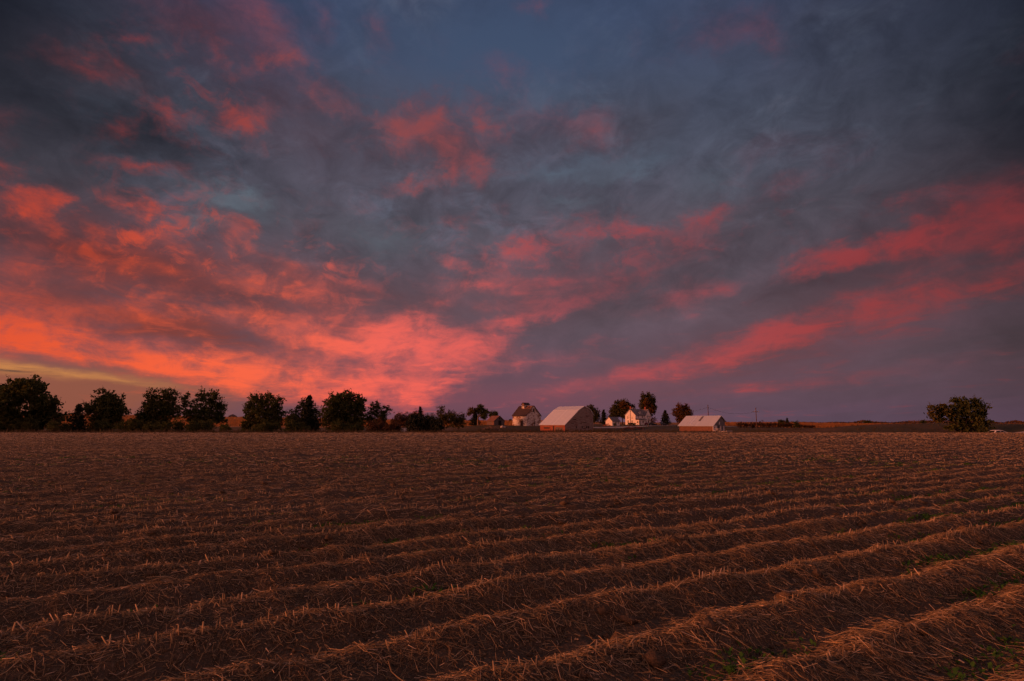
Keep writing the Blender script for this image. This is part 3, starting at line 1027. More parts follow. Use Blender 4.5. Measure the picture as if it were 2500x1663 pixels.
def broad_tree(name, label, x0, x1, top, Y, lobes, leafm='leaf_dark', bark='bark', group=None, base=None, leaf=.36, dens=1.0, stems=1, seed=0, extra=None, sprays=1.0, cat='tree', trunk_r=None, clump=None, parts=('trunk', 'crown')):
    """crown spans photo columns x0..x1 and reaches row `top`; lobes in units of half width / full height: (x, depth, z, rx, rz)"""
    r = np.random.default_rng(100 + seed)
    cx = (x0 + x1) / 2
    p = P(cx, top, Y)
    zg = gz(p.x, Y) if base is None else P(cx, base, Y).z
    H = p.z - zg
    hw = (P(x1, top, Y).x - P(x0, top, Y).x) / 2
    o = empty(name, (p.x, Y, zg))
    tag(o, label, cat, group)
    L, tips = [], []
    for (lx, ld, lz, rx, rz) in lobes:
        c = (lx * hw, ld * hw * .8, lz * H)
        L.append((c, (rx * hw, rx * hw * .9, rz * H)))
        tips.append((c[0] * .92, c[1] * .9, c[2]))
    cl = clump or max(.35, min(.8, hw * .11))
    crown_mesh('crown', L, M[leafm], o, r, leaf * cl / .62, cl, dens, sprays)
    zlow = min(lz - rz for (_, _, lz, _, rz) in lobes)
    limbs(max(.12, min(.42, zlow + .12)) * H, tips, r, trunk_r or max(.10, H * .022), M[bark], o, stems)
    if extra:
        for lm, lbs, nm in extra:
            L2 = [((lx * hw, ld * hw * .8, lz * H), (rx * hw, rx * hw * .9, rz * H)) for (lx, ld, lz, rx, rz) in lbs]
            tag(crown_mesh('crown', L2, M[lm], o, r, leaf * cl / .62, cl, dens, sprays), nm)
    return o


def conifer(name, label, x0, x1, top, Y, leafm='leaf_cedar', group=None, base=None, seed=0, rag=.25, cat='tree'):
    r = np.random.default_rng(500 + seed)
    cx = (x0 + x1) / 2
    p = P(cx, top, Y)
    zg = gz(p.x, Y) if base is None else P(cx, base, Y).z
    H = p.z - zg
    hw = (P(x1, top, Y).x - P(x0, top, Y).x) / 2
    o = empty(name, (p.x, Y, zg))
    tag(o, label, cat, group)
    C, S = [], []
    nb = int(60 + 26 * H)
    for i in range(nb):
        t = r.random() ** 1.25          # 0 bottom, 1 tip
        a = r.random() * 2 * math.pi
        reach = hw * (1.02 - t) ** .8 * (1 - rag + 2 * rag * r.random() * .9)
        m = 20
        s = np.linspace(.08, 1, m)
        x = np.cos(a) * reach * s
        y = np.sin(a) * reach * s
        z = (.04 + .96 * t) * H + reach * (.30 * s - .10 * s * s)
        pt = np.stack([x, y, z], 1) + r.normal(0, .05 + .05 * hw, (m, 3)) * np.array([1, 1, .7])
        C.append(pt)
        S.append((.16 + .07 * hw) * (.7 + .6 * r.random(m)))
    t = np.linspace(.8, 1.0, 14)[:, None]
    C.append(np.hstack([r.normal(0, .05, (14, 2)), t * H]))
    S.append(np.full(14, .16))
    C, S = np.concatenate(C), np.concatenate(S)
    q = leaf_quads(C, S, r)
    mesh_np('crown', q.reshape(-1, 3), np.arange(len(q) * 4).reshape(-1, 4), M[leafm], o)
    MB().tube([(0, 0, -.4), (0, 0, H * .5), (0, 0, H * .93)], [.02 * H + .04, .012 * H + .02, .02], 6).build('trunk', M['bark'], o, smooth=True)
    return o


def shrub(name, label, x0, x1, top, Y, leafm='leaf_brown', group=None, base=None, seed=0, dens=1.0, sprays=1.2, n=3, cat='shrub', leaf=.3):
    r = random.Random(900 + seed)
    lob = []
    for i in range(n):
        lx = -.62 + 1.24 * (i + .5) / n
        hz = r.uniform(.40, .52)
        lob.append((lx, r.uniform(-.3, .3), hz, r.uniform(.95, 1.25) / n + .12, hz * r.uniform(.86, .98)))
    return broad_tree(name, label, x0, x1, top, Y, lob, leafm, 'bark', group, base, leaf, dens, stems=3, seed=900 + seed, sprays=sprays, cat=cat, trunk_r=.05)


TL = 'dark trees along the left field edge'
# ---- the treeline, left to right
broad_tree('broad_tree', 'largest dark tree, cut by the left picture edge', -60, 153, 916, 112,
           [(-.55, 0, .66, .42, .24), (.05, .2, .78, .40, .20), (.35, -.1, .74, .38, .22), (-.1, -.3, .52, .5, .26), (.62, 0, .50, .36, .18), (.55, .3, .33, .42, .18), (-.5, .2, .36, .5, .25), (.0, 0, .22, .6, .20), (-.9, 0, .45, .3, .25)], 'leaf_dark', group=TL, seed=1, dens=1.0, base=1066)
conifer('cedar_tree', 'small pointed dark cedar between the two leftmost trees', 168, 220, 989, 108, group=TL, seed=2, rag=.4, base=1066)
broad_tree('broad_tree', 'round dark tree right of the small cedar', 207, 317, 945, 114,
           [(-.1, 0, .76, .44, .19), (.40, .1, .70, .40, .18), (-.50, 0, .58, .40, .16), (.1, 0, .52, .60, .24), (.72, 0, .50, .28, .13), (-.2, .1, .32, .50, .18), (.35, .1, .30, .40, .16)], 'leaf_dark', group=TL, seed=3, base=1066)
broad_tree('broad_tree', 'two-topped tree leaning into its right neighbour', 338, 446, 943, 116,
           [(-.36, 0, .72, .34, .24), (.38, .1, .76, .46, .21), (-.05, 0, .52, .6, .24), (-.62, 0, .42, .38, .18), (.55, .1, .50, .38, .18), (-.5, 0, .25, .46, .16), (.2, 0, .26, .46, .18), (-.95, 0, .20, .28, .14)], 'leaf_dark', group=TL, seed=4, base=1066)
broad_tree('broad_tree', 'open tree with three upright tops and sky showing through', 440, 558, 947, 119,
           [(-.72, 0, .66, .22, .24), (-.20, .2, .80, .26, .16), (.30, 0, .76, .36, .19), (.72, .1, .58, .26, .16), (-.3, 0, .45, .48, .24), (.3, 0, .45, .50, .22), (.7, 0, .38, .30, .13), (0, 0, .22, .5, .16)], 'leaf_dark', group=TL, seed=5, dens=.8, base=1066)
shrub('round_bush', 'low round dark bush in the first gap of the treeline', 532, 570, 1028, 100, 'leaf_dark', seed=6, base=1064)
shrub('round_bush', 'dark bush at the foot of the small cedar', 110, 175, 1024, 106, 'leaf_dark', seed=61, base=1064)
shrub('round_bush', 'dark bush between the round tree and the two-topped tree', 285, 350, 1020, 108, 'leaf_dark', seed=62, base=1064)
broad_tree('broad_tree', 'tree with split top right of the orange gap', 594, 702, 953, 117,
           [(-.40, 0, .78, .34, .18), (.10, .1, .78, .28, .18), (.52, 0, .68, .34, .20), (-.62, 0, .56, .32, .18), (0, 0, .54, .60, .22), (.7, .1, .48, .30, .14), (-.5, 0, .34, .44, .18), (.3, 0, .30, .56, .20), (-.75, 0, .2, .3, .12)], 'leaf_dark', group=TL, seed=7, base=1066)
broad_tree('broad_tree', 'low tree behind the ragged cedar', 702, 790, 972, 121,
           [(-.10, 0, .74, .42, .22), (-.6, 0, .55, .34, .18), (.35, .1, .60, .46, .20), (0, 0, .40, .7, .22), (.5, 0, .3, .4, .2)], 'leaf_dark', group=TL, seed=8, dens=.9, base=1066)
conifer('cedar_tree', 'ragged pointed cedar standing before the treeline', 726, 786, 968, 112, group=TL, seed=9, rag=.55, base=1066)
broad_tree('broad_tree', 'tallest dense tree right of the ragged cedar', 782, 896, 950, 116,
           [(.12, 0, .80, .42, .17), (-.42, .1, .72, .40, .20), (.60, 0, .70, .34, .20), (0, 0, .58, .66, .22), (-.60, 0, .48, .36, .18), (.62, .1, .46, .40, .22), (-.2, 0, .30, .6, .22), (.5, 0, .25, .5, .2)], 'leaf_dark', group=TL, seed=10, dens=1.1, base=1066)
broad_tree('broad_tree', 'thin-topped tree ending the tall treeline', 886, 958, 974, 120,
           [(-.15, 0, .74, .42, .21), (.42, .1, .62, .36, .20), (-.5, 0, .52, .40, .20), (.1, 0, .42, .62, .24), (.78, 0, .72, .18, .10), (0, 0, .22, .7, .18)], 'leaf_dark', group=TL, seed=11, dens=.75, sprays=1.7, base=1066)
for i, (a_, b_, t_, lb) in enumerate([(30, 110, 1016, 'dark bush under the largest leftmost tree'), (-40, 40, 1010, 'dark bush at the left picture edge'), (205, 290, 1022, 'dark bush under the round tree'), (425, 455, 1012, 'dark bush where the two-topped and open trees meet'), (695, 722, 1006, 'dark bush between the split-topped and low trees'), (935, 985, 1024, 'brown bush left of the wide evergreen bush')]):
    shrub('round_bush', lb, a_, b_, t_, 110, 'leaf_dark' if i < 5 else 'leaf_brown', None, 1064, seed=120 + i, n=3, dens=1.2)
SH = 'scrub between the treeline and the farm'
shrub('scrub_bush', 'brown bush next to the thin-topped tree', 952, 1004, 1002, 150, 'leaf_brown', SH, 1050, seed=12)
shrub('scrub_bush', 'rust orange bush rising above the scrub', 988, 1044, 997, 152, 'leaf_autumn', SH, 1050, seed=13)
shrub('scrub_bush', 'yellowish bush right of the rust orange bush', 1026, 1070, 1003, 156, 'leaf_olive', SH, 1050, seed=14)
conifer('cedar_sapling', 'thin dark sapling poking above the yellowish bush', 1016, 1036, 994, 146, group=SH, base=1052, seed=15, rag=.5)
shrub('scrub_bush', 'twiggy green bush with tall thin shoots', 1056, 1118, 990, 160, 'leaf_olive', SH, 1048, seed=16, dens=.7, sprays=2.0, n=4)
shrub('scrub_bush', 'rounded green bush at the right end of the scrub', 1094, 1142, 1003, 164, 'leaf_olive', SH, 1046, seed=17)
shrub('cedar_bush', 'wide dark evergreen bush on the field edge', 982, 1096, 1010, 104, 'leaf_cedar', SH, 1064, seed=18, n=5, dens=1.6)
shrub('scrub_bush', 'dull brown scrub under the thin-topped tree', 890, 950, 1018, 112, 'leaf_brown', SH, 1064, seed=19, dens=.8)
shrub('scrub_bush', 'dark undergrowth below the low tree and the cedar', 690, 760, 1024, 106, 'leaf_dark', SH, 1064, seed=20)
shrub('scrub_bush', 'dark undergrowth below the tallest dense tree', 800, 892, 1026, 106, 'leaf_dark', SH, 1064, seed=21, n=4)
shrub('scrub_bush', 'dark undergrowth below the split-topped tree', 600, 690, 1026, 108, 'leaf_dark', SH, 1064, seed=22, n=4)
shrub('scrub_bush', 'dark undergrowth below the open three-topped tree', 448, 530, 1026, 108, 'leaf_dark', SH, 1064, seed=23, n=4)
shrub('scrub_bush', 'dark undergrowth below the two-topped tree', 345, 430, 1026, 107, 'leaf_dark', SH, 1064, seed=24, n=4)
# ---- around the farm
broad_tree('yard_tree', 'tree with pale trunk and orange left side by the old shed', 1139, 1196, 987, 226,
           [(.20, 0, .80, .36, .18), (.56, 0, .62, .36, .17), (.0, .1, .66, .3, .14), (.45, 0, .45, .34, .14)], 'leaf_dark', 'bark_pale', seed=30, extra=[('leaf_sunlit_tint', [(-.50, 0, .70, .36, .15), (-.72, 0, .56, .24, .10), (-.2, 0, .74, .22, .1)], 'leaves coloured orange as if sunset-lit')], trunk_r=.34, dens=1.4)  # orange lobes paint the low sunlight onto the crown's left side
conifer('cedar_tree', 'dark cedar under the tree with the orange side', 1144, 1176, 1008, 232, seed=31, rag=.35)
broad_tree('yard_tree', 'small dark tree rising behind the old shed roof', 1190, 1219, 999, 232,
           [(-.3, 0, .66, .5, .24), (.35, 0, .70, .5, .22), (.1, 0, .45, .6, .2)], 'leaf_dark', seed=32, dens=1.3)
broad_tree('yard_tree', 'olive tree showing behind the big barn roof', 1418, 1466, 986, 262,
           [(-.1, 0, .74, .46, .24), (.5, 0, .56, .44, .24), (-.6, 0, .66, .3, .12), (.2, 0, .38, .7, .24)], 'leaf_olive', seed=33, dens=1.3)
conifer('cedar_tree', 'dark cedar between the big barn and the white garage', 1462, 1486, 1001, 290, seed=34, rag=.4)
broad_tree('yard_tree', 'wide dark tree behind the white garage', 1484, 1552, 973, 318,
           [(.02, 0, .78, .42, .19), (.45, 0, .66, .36, .17), (-.45, 0, .60, .40, .20), (0, 0, .50, .72, .25), (-.62, 0, .36, .36, .18), (.5, 0, .36, .46, .2), (-.45, 0, .84, .10, .06), (.85, 0, .66, .16, .08)], 'leaf_olive', seed=35, dens=1.5, extra=[('leaf_autumn', [(.06, -.5, .74, .30, .14), (.1, -.55, .58, .22, .1)], 'rusty leaves near the top')])
broad_tree('yard_tree', 'tall two-peaked tree rising behind the white house', 1556, 1604, 955, 335,
           [(-.36, 0, .80, .30, .18), (.10, 0, .84, .26, .15), (.50, 0, .70, .34, .20), (-.5, 0, .58, .42, .2), (.1, 0, .55, .6, .24), (.6, 0, .46, .32, .18), (0, 0, .36, .5, .2)], 'leaf_olive', seed=36, dens=1.4, extra=[('leaf_autumn', [(-.2, -.55, .62, .34, .16), (.3, -.5, .5, .3, .14)], 'rusty leaves on the front')])
conifer('spruce_tree', 'dark cone-shaped spruce right of the white house', 1609, 1638, 1003, 292, seed=37, rag=.18)
broad_tree('yard_tree', 'golden brown tree left of the metal-roofed shed', 1639, 1691, 984, 268,
           [(-.25, 0, .78, .38, .19), (.35, 0, .78, .32, .19), (-.55, 0, .56, .40, .2), (.5, 0, .56, .42, .2), (0, 0, .44, .7, .24), (.4, 0, .28, .45, .16), (-.2, 0, .25, .4, .14)], 'leaf_autumn', seed=38, dens=1.4, extra=[('leaf_dark', [(.55, .3, .40, .38, .22), (-.05, .2, .30, .3, .16)], 'dark green leaves low in the crown')])
shrub('small_bush', 'small dark bush at the left corner of the white house', 1531, 1546, 1032, 296, 'leaf_dark', seed=39, n=2)
shrub('small_bush', 'small dark bush before the porch side of the house', 1543, 1553, 1032, 292, 'leaf_dark', seed=40, n=2)
shrub('bare_bush', 'twiggy bush in front of the right house gable', 1580, 1604, 1014, 290, 'leaf_brown', seed=41, dens=.35, sprays=2.5, n=2)
shrub('small_bush', 'small dark bush before the garage side wall', 1497, 1504, 1033, 275, 'leaf_dark', seed=42, n=2)
# ---- right side
broad_tree('field_tree', 'big solitary dark tree with a lower left lobe on the right field edge', 2258, 2414, 964, 116,
           [(-.02, 0, .80, .26, .15), (.30, .1, .84, .26, .13), (.52, 0, .78, .24, .15), (.74, 0, .60, .24, .18), (.18, 0, .60, .40, .20), (.80, .1, .40, .19, .2), (.42, 0, .42, .42, .22), (-.20, 0, .52, .26, .16), (-.34, .2, .60, .24, .12), (-.45, .2, .46, .18, .08), (.0, .2, .24, .34, .14), (.45, 0, .18, .50, .16), (-.36, 0, .20, .16, .06)], 'leaf_dark', group=None, seed=50, base=1066, stems=5, sprays=2.2, dens=.62,
           extra=[('leaf_olive', [(-.66, -.1, .66, .32, .12), (-.86, 0, .54, .18, .10), (-.50, 0, .56, .26, .10), (-.74, 0, .42, .16, .06)], 'lobe coloured warmer olive as if sunset-lit')])  # olive leaf colour stands in for sunlight on the left lobe
HG = 'hedge shrubs along the far lane'
hx = [1806, 1820, 1834, 1848, 1862, 1876, 1890, 1904, 1918, 1932, 1950, 1966, 1982]
names = ['leafless reddish hedge shrub nearest the metal-roofed shed', 'reddish hedge shrub second from the metal-roofed shed', 'reddish hedge shrub just left of the right utility pole', 'reddish hedge shrub just right of the right utility pole',
         'fifth hedge shrub counted from the metal-roofed shed', 'sixth hedge shrub counted from the metal-roofed shed', 'hedge shrub left of the round hedge tree', 'golden hedge shrub under the round hedge tree', 'hedge shrub under the pointed hedge cedar',
         'hedge shrub just left of the upright dark hedge bush', 'low brown hedge shrub right of the upright dark hedge bush', 'low brown hedge shrub second from the right end', 'lowest hedge shrub at the right end of the row']
for i, px in enumerate(hx):
    shrub('hedge_shrub', names[i], px - 10, px + 10, 1028 + (0, 1, -1, 0, -1, 1, 0, 2, 1, 2, 6, 8, 10)[i], 236 + i, 'leaf_autumn' if i == 7 else 'leaf_brown', HG, 1045, seed=60 + i, dens=.55, sprays=2.0, n=2)
broad_tree('hedge_tree', 'small round dark tree in the hedge', 1896, 1918, 1023, 262, [(-.3, 0, .7, .55, .26), (.35, 0, .62, .55, .26), (0, 0, .4, .8, .26)], 'leaf_dark', seed=80, base=1044)
conifer('cedar_sapling', 'pointed dark cedar in the hedge right of the round tree', 1915, 1928, 1021, 258, seed=81, base=1044)
shrub('round_bush', 'upright dark bush near the right part of the hedge', 1936, 1952, 1025, 240, 'leaf_dark', None, 1046, seed=82, n=2)
shrub('round_bush', 'lone olive bush in the hollow left of the big right tree', 2150, 2176, 1037, 190, 'leaf_olive', None, 1052, seed=83, n=2)
shrub('round_bush', 'low dark bush left of the lone olive bush', 2088, 2126, 1046, 180, 'leaf_dark', None, 1055, seed=84)
shrub('round_bush', 'low dark bush right of the lone olive bush', 2196, 2222, 1047, 185, 'leaf_dark', None, 1055, seed=85)
shrub('round_bush', 'low dark bush at the right foot of the big right tree', 2392, 2418, 1040, 122, 'leaf_dark', None, 1064, seed=86)
FT = 'far trees on the right horizon'
for i, (a, b, t, Y, lb) in enumerate([(2103, 2128, 1025, 950, 'far round tree clump on the horizon halfway to the right tree'), (2243, 2262, 1025, 950, 'far tree clump on the horizon just left of the big right tree'),
                                      (1888, 1900, 1029, 900, 'tiny far tree above the hedge'), (1242, 1250, 1022, 600, 'far bush on the slope left of the white crib')]):
    shrub('far_tree', lb, a, b, t, Y, 'leaf_dark', FT, 1038 if i < 3 else 1029, seed=90 + i, cat='tree', dens=1.2)

# the distant wood reads as one dark band
r = np.random.default_rng(77)
n = 5200
px = r.uniform(1880, 2900, n)
Yv = r.uniform(1250, 1700, n)
x = (px - 1250) / FPX * Yv
hgt = (4 + 5 * np.clip((px - 1900) / 300, 0, 1)) * (.7 + .35 * vnoise(px * .03, 0 * px, 71) + .25 * vnoise(px * .011, 0 * px, 72))
z = terr(x, Yv) + hgt * r.random(n) ** .6
q = leaf_quads(np.stack([x, Yv, z], 1), r.uniform(3.0, 6.0, n), r)
tag(mesh_np('distant_wood', q.reshape(-1, 3), np.arange(n * 4).reshape(-1, 4), M['leaf_brown']), 'thin dark line of woods on the right horizon', 'woods', kind='stuff')

# ================================================================== buildings
PHI = rad(44)           # the farm stands at an angle to the view
RZ = math.pi / 2 - PHI  # local x runs right and away, local y runs left and away


def site(name, label, cat, px, Y, py=None):
    p = P(px, py if py else 1040, Y)
    z = p.z if py else gz(p.x, Y)
    o = empty(name, (p.x, Y, z), RZ)
    return tag(o, label, cat)


def slab(name, a, b, y0, y1, th, mt, parent, axis='y'):
    """roof sheet between profile points a=(x,z) and b, pulled along y0..y1"""
    dxz = Vector((b[0] - a[0], b[1] - a[1])).normalized()
    nrm = Vector((-dxz.y, dxz.x))
    if nrm.y < 0:
        nrm = -nrm
    pr = [a, b, (b[0] + nrm.x * th, b[1] + nrm.y * th), (a[0] + nrm.x * th, a[1] + nrm.y * th)]
    return MB().prism(pr, y0, y1, axis).build(name, mt, parent)


def window_y(parent, x, z, w, h, y=0.0, frame='trim', side=-1, cross=True):
    """window in a wall facing -y at (x, z)"""
    f = MB()
    t = .09
    yo, yi = y + side * .06, y + side * .004
    a, b = min(yo, yi), max(yo, yi)
    f.box(x - w / 2 - t, x - w / 2, a, b, z - t, z + h + t)
    f.box(x + w / 2, x + w / 2 + t, a, b, z - t, z + h + t)
    f.box(x - w / 2, x + w / 2, a, b, z - t, z)
    f.box(x - w / 2, x + w / 2, a, b, z + h, z + h + t)
    if cross:
        f.box(x - w / 2, x + w / 2, a, b, z + h * .48, z + h * .52)
    o = f.build('window', M[frame], parent)
    MB().box(x - w / 2 - .01, x + w / 2 + .01, y + side * .03 - .012, y + side * .03 + .012, z - .01, z + h + .01).build('pane', M['glass'], o)
    return o


def window_x(parent, y, z, w, h, x=0.0, frame='trim', side=-1):
    f = MB()
    t = .09
    a, b = sorted((x + side * .06, x + side * .004))
    f.box(a, b, y - w / 2 - t, y - w / 2, z - t, z + h + t)
    f.box(a, b, y + w / 2, y + w / 2 + t, z - t, z + h + t)
    f.box(a, b, y - w / 2, y + w / 2, z - t, z)
    f.box(a, b, y - w / 2, y + w / 2, z + h, z + h + t)
    f.box(a, b, y - w / 2, y + w / 2, z + h * .48, z + h * .52)
    o = f.build('window', M[frame], parent)
    MB().box(x + side * .03 - .012, x + side * .03 + .012, y - w / 2 - .01, y + w / 2 + .01, z - .01, z + h + .01).build('pane', M['glass'], o)
    return o


# ---- white crib with the cupola
o = site('corn_crib', 'tall weathered white crib with dark roof and cupola', 'barn', 1285, 235)
m_px = 235 / FPX / 1.01
Wd, Ln = 37 * m_px / math.sin(PHI), 33.5 * m_px / math.cos(PHI)
E, R = 25.5 * m_px, 49.5 * m_px
MB().prism([(0, -.8), (Wd, -.8), (Wd, E), (Wd / 2, R), (0, E)], 0, Ln).build('wall', M['crib_paint'], o)
ov = .35
sl = (R - E) / (Wd / 2)
rf = slab('roof', (-ov, E - ov * sl), (Wd / 2, R), -.3, Ln + .3, .14, M['crib_roof'], o)
slab('roof', (Wd / 2, R), (Wd + ov, E - ov * sl), -.3, Ln + .3, .14, M['crib_roof'], o)
# bare patch where the shingles are gone, along the ridge near the gable
bp = MB()
rr_ = random.Random(5)
for i in range(16):
    yy = .1 + 3.6 * rr_.random()
    tt = .04 + .30 * rr_.random()
    xx = Wd / 2 * (1 - tt) - .2
    zz = R - (R - E) * (tt + .03) + .12
    bp.poly([(xx, yy, zz), (xx + .34, yy, zz + .34 * sl), (xx + .34, yy + .9, zz + .34 * sl), (xx, yy + .9, zz), (xx - .06, yy, zz + .07), (xx + .28, yy, zz + .34 * sl + .07), (xx + .28, yy + .9, zz + .34 * sl + .07), (xx - .06, yy + .9, zz + .07)],
            [(0, 1, 2, 3), (4, 5, 6, 7), (0, 1, 5, 4), (2, 3, 7, 6), (1, 2, 6, 5), (0, 3, 7, 4)])
tag(bp.build('bare_boards', M['old_roof'], rf), 'bare roof boards where shingles are missing')
cy0, cy1 = Ln * .50, Ln * .50 + 1.35
cx0, cx1 = Wd / 2 - 1.55, Wd / 2 + 1.75
ce, crd = R + .65, R + 1.35
cu = MB().prism([(cy0, R - 1.75), (cy1, R - 1.75), (cy1, ce), ((cy0 + cy1) / 2, crd), (cy0, ce)], cx0, cx1, 'x').build('cupola', M['crib_paint'], o)
cm = (cy0 + cy1) / 2
slab('cupola_roof', (cy0 - .25, ce - .2), (cm, crd), cx0 - .25, cx1 + .2, .10, M['crib_roof'], cu, 'x')
slab('cupola_roof', (cm, crd), (cy1 + .25, ce - .2), cx0 - .25, cx1 + .2, .10, M['crib_roof'], cu, 'x')
MB().box(cx0 - .03, cx0 + .02, cm - .25, cm + .25, R - .25, R + .55).build('louvre', M['dark'], cu)
MB().box(Wd * .47, Wd * .47 + .55, -.03, .02, R - 2.6, R - 1.15).build('hay_opening', M['dark'], o)
d = MB().box(Wd * .40, Wd * .52, -.05, .0, 0, 2.6).build('door', M['crib_paint'], o)
MB().box(Wd * .52, Wd * .56, -.05, .0, 0, 2.7).build('door_gap', M['dark'], o)
for xx in (.0, Wd):
    MB().box(xx - .07, xx + .07, -.07, .0, -.3, E).build('corner_board', M['trim'], o)
d = MB().box(-.06, .0, Ln * .24, Ln * .42, .0, 2.3).build('side_door', M['trim_dark'], o)
MB().tube([(-.06, Ln * .24, 2.3), (-.06, Ln * .27, 2.62), (-.06, Ln * .33, 2.75), (-.06, Ln * .39, 2.62), (-.06, Ln * .42, 2.3)], [.09] * 5, 5).build('door_arch', M['trim_dark'], o)

# ---- the big barn under bright sheet metal
o = site('big_barn', 'big weathered red barn with bright metal roof', 'barn', 1379, 200, 1058.5)
k = 200 / FPX / 1.01
gx_ = lambda px: (px - 1379) * k / math.sin(PHI) * 1.04
gzv = lambda py: (1058.5 - py) * k
Ln = 55.5 * k / math.cos(PHI) * 1.03
prof = [(0, gzv(1037)), (gx_(1416.5), gzv(1003) + .35), (gx_(1432), gzv(995) + .55), (gx_(1447), gzv(1002) + .55), (gx_(1457.5), gzv(1014) + .3)]
xr = prof[-1][0]
MB().box(-.045, -.003, .0, Ln, -1.0, prof[0][1] - .05).build('side_wall', M['barn_side'], o)
MB().prism([(0, -1.0), (xr, -1.0), (xr, prof[4][1]), (prof[3][0], prof[3][1]), (prof[2][0], prof[2][1]), (prof[1][0], prof[1][1]), (0, prof[0][1])], 0, Ln).build('wall', M['barn_wall'], o)
s0 = (prof[1][1] - prof[0][1]) / (prof[1][0] - prof[0][0])
slab('roof', (-.35, prof[0][1] - .35 * s0), prof[1], -.35, Ln + .35, .12, M['barn_roof'], o)
slab('roof', (prof[1][0] + .02, prof[1][1] + .02), prof[2], -.35, Ln + .35, .12, M['barn_roof'], o)
slab('roof', prof[2], prof[3], -.35, Ln + .35, .12, M['barn_roof'], o)
slab('roof', (prof[3][0] + .02, prof[3][1] - .02), (prof[4][0] + .25, prof[4][1] - .3), -.35, Ln + .35, .12, M['barn_roof'], o)
MB().box(-.08, .06, -.08, .06, -.6, prof[0][1] - .1).build('corner_board', M['rust_paint'], o)
for (y0, y1, z0, z1, mt) in ((Ln * .06, Ln * .36, .5, 2.2, 'old_wall'), (Ln * .60, Ln * .84, 1.6, 2.1, 'trim_dark'), (Ln * .42, Ln * .47, .0, 2.6, 'trim_dark')):
    MB().box(-.09, -.046, y0, y1, z0, z1).build('wall_hatch' if mt != 'trim_dark' else 'wall_gap', M[mt], o)
rr_ = random.Random(3)
for i in range(26):     # sprung and missing boards on the gable
    x0 = rr_.uniform(.4, xr - 2.5)
    z0 = rr_.uniform(.3, 6.0)
    top_ = np.interp(x0, [q[0] for q in prof], [q[1] for q in prof]) - 1.0
    if z0 > top_:
        continue
    MB().box(x0, x0 + rr_.uniform(.7, 2.2), -rr_.uniform(.03, .07), -.003, z0, z0 + rr_.choice((.12, .2, .26))).build('loose_board', M[rr_.choice(('trim_dark', 'old_wood', 'old_wood', 'old_wall'))], o)
for xx in (.38, .58, .74, .80):
    MB().box(xr * xx, xr * xx + .5, -.035, -.004, 1.7, 2.5).build('window_hole', M['dark'], o)

# ---- long shed with metal roof on the right
o = site('metal_roofed_shed', 'low shed with patched metal roof and grey gable', 'shed', 1741, 170, 1054.8)
k = 170 / FPX / 1.01
gx_ = lambda px: (px - 1741) * k / math.sin(PHI) * 1.03
gzv = lambda py: (1054.8 - py) * k
Ln = 62 * k / math.cos(PHI) * 1.03
e0, ap, e1 = (0, gzv(1039.5)), (gx_(1771.5), gzv(1016.5) + .12), (gx_(1788), gzv(1029) + .1)
xr = e1[0]
g = MB().prism([(.06, -.8), (xr, -.8), (xr, e1[1]), (ap[0], ap[1]), (.06, e0[1])], 0, Ln).build('wall', M['shed_gable'], o)
MB().box(-.04, .055, -.01, Ln, -.8, e0[1] - .02).build('side_wall', M['shed_side'], o)
s0 = (ap[1] - e0[1]) / (ap[0] - e0[0])
rf = slab('roof', (-.4, e0[1] - .4 * s0), ap, -.35, Ln + .35, .10, M['shed_roof'], o)
for (y0, y1, t0, t1, mt) in ((Ln * .46, Ln * .52, .42, .93, 'garage_roof'), (Ln * .66, Ln * .71, .1, .95, 'barn_roof'), (Ln * .74, Ln * .78, .1, .9, 'barn_roof')):
    a = (ap[0] * t0 - .05, e0[1] + (ap[1] - e0[1]) * t0 + .10)
    b = (ap[0] * t1 - .05, e0[1] + (ap[1] - e0[1]) * t1 + .10)
    slab('roof_patch', a, b, y0, y1, .03, M[mt], rf)
slab('roof', ap, (xr + .35, e1[1] - .3), -.35, Ln + .35, .10, M['shed_roof'], o)
MB().box(-.10, .16, -.12, .0, -.4, e0[1] - .1).build('corner_board', M['trim'], o)
MB().box(.2, gx_(1756), -.07, -.01, -.1, 1.85).build('sliding_door', M['white_board'], o)
MB().box(.7, 1.15, -.10, -.075, 1.2, 1.55).build('door_mark', M['rust_paint'], o)
MB().box(gx_(1770) - .3, gx_(1770) + .35, -.07, -.01, 0, 1.75).build('door', M['white_board'], o)
MB().box(gx_(1782) - .3, gx_(1782) + .35, -.07, -.01, 0, 1.7).build('door', M['white_board'], o)
MB().box(gx_(1766) - .35, gx_(1766) + .35, -.06, -.01, 2.15, 3.0).build('shutter', M['white_board'], o)
MB().box(gx_(1759), gx_(1762), -.04, -.01, 0, 1.9).build('door_gap', M['dark'], o)
for t in (.12, .3, .48, .66, .84):
    MB().box(-.09, -.045, Ln * t - .06, Ln * t + .06, -.4, e0[1] - .12).build('batten', M['shed_side'], o)

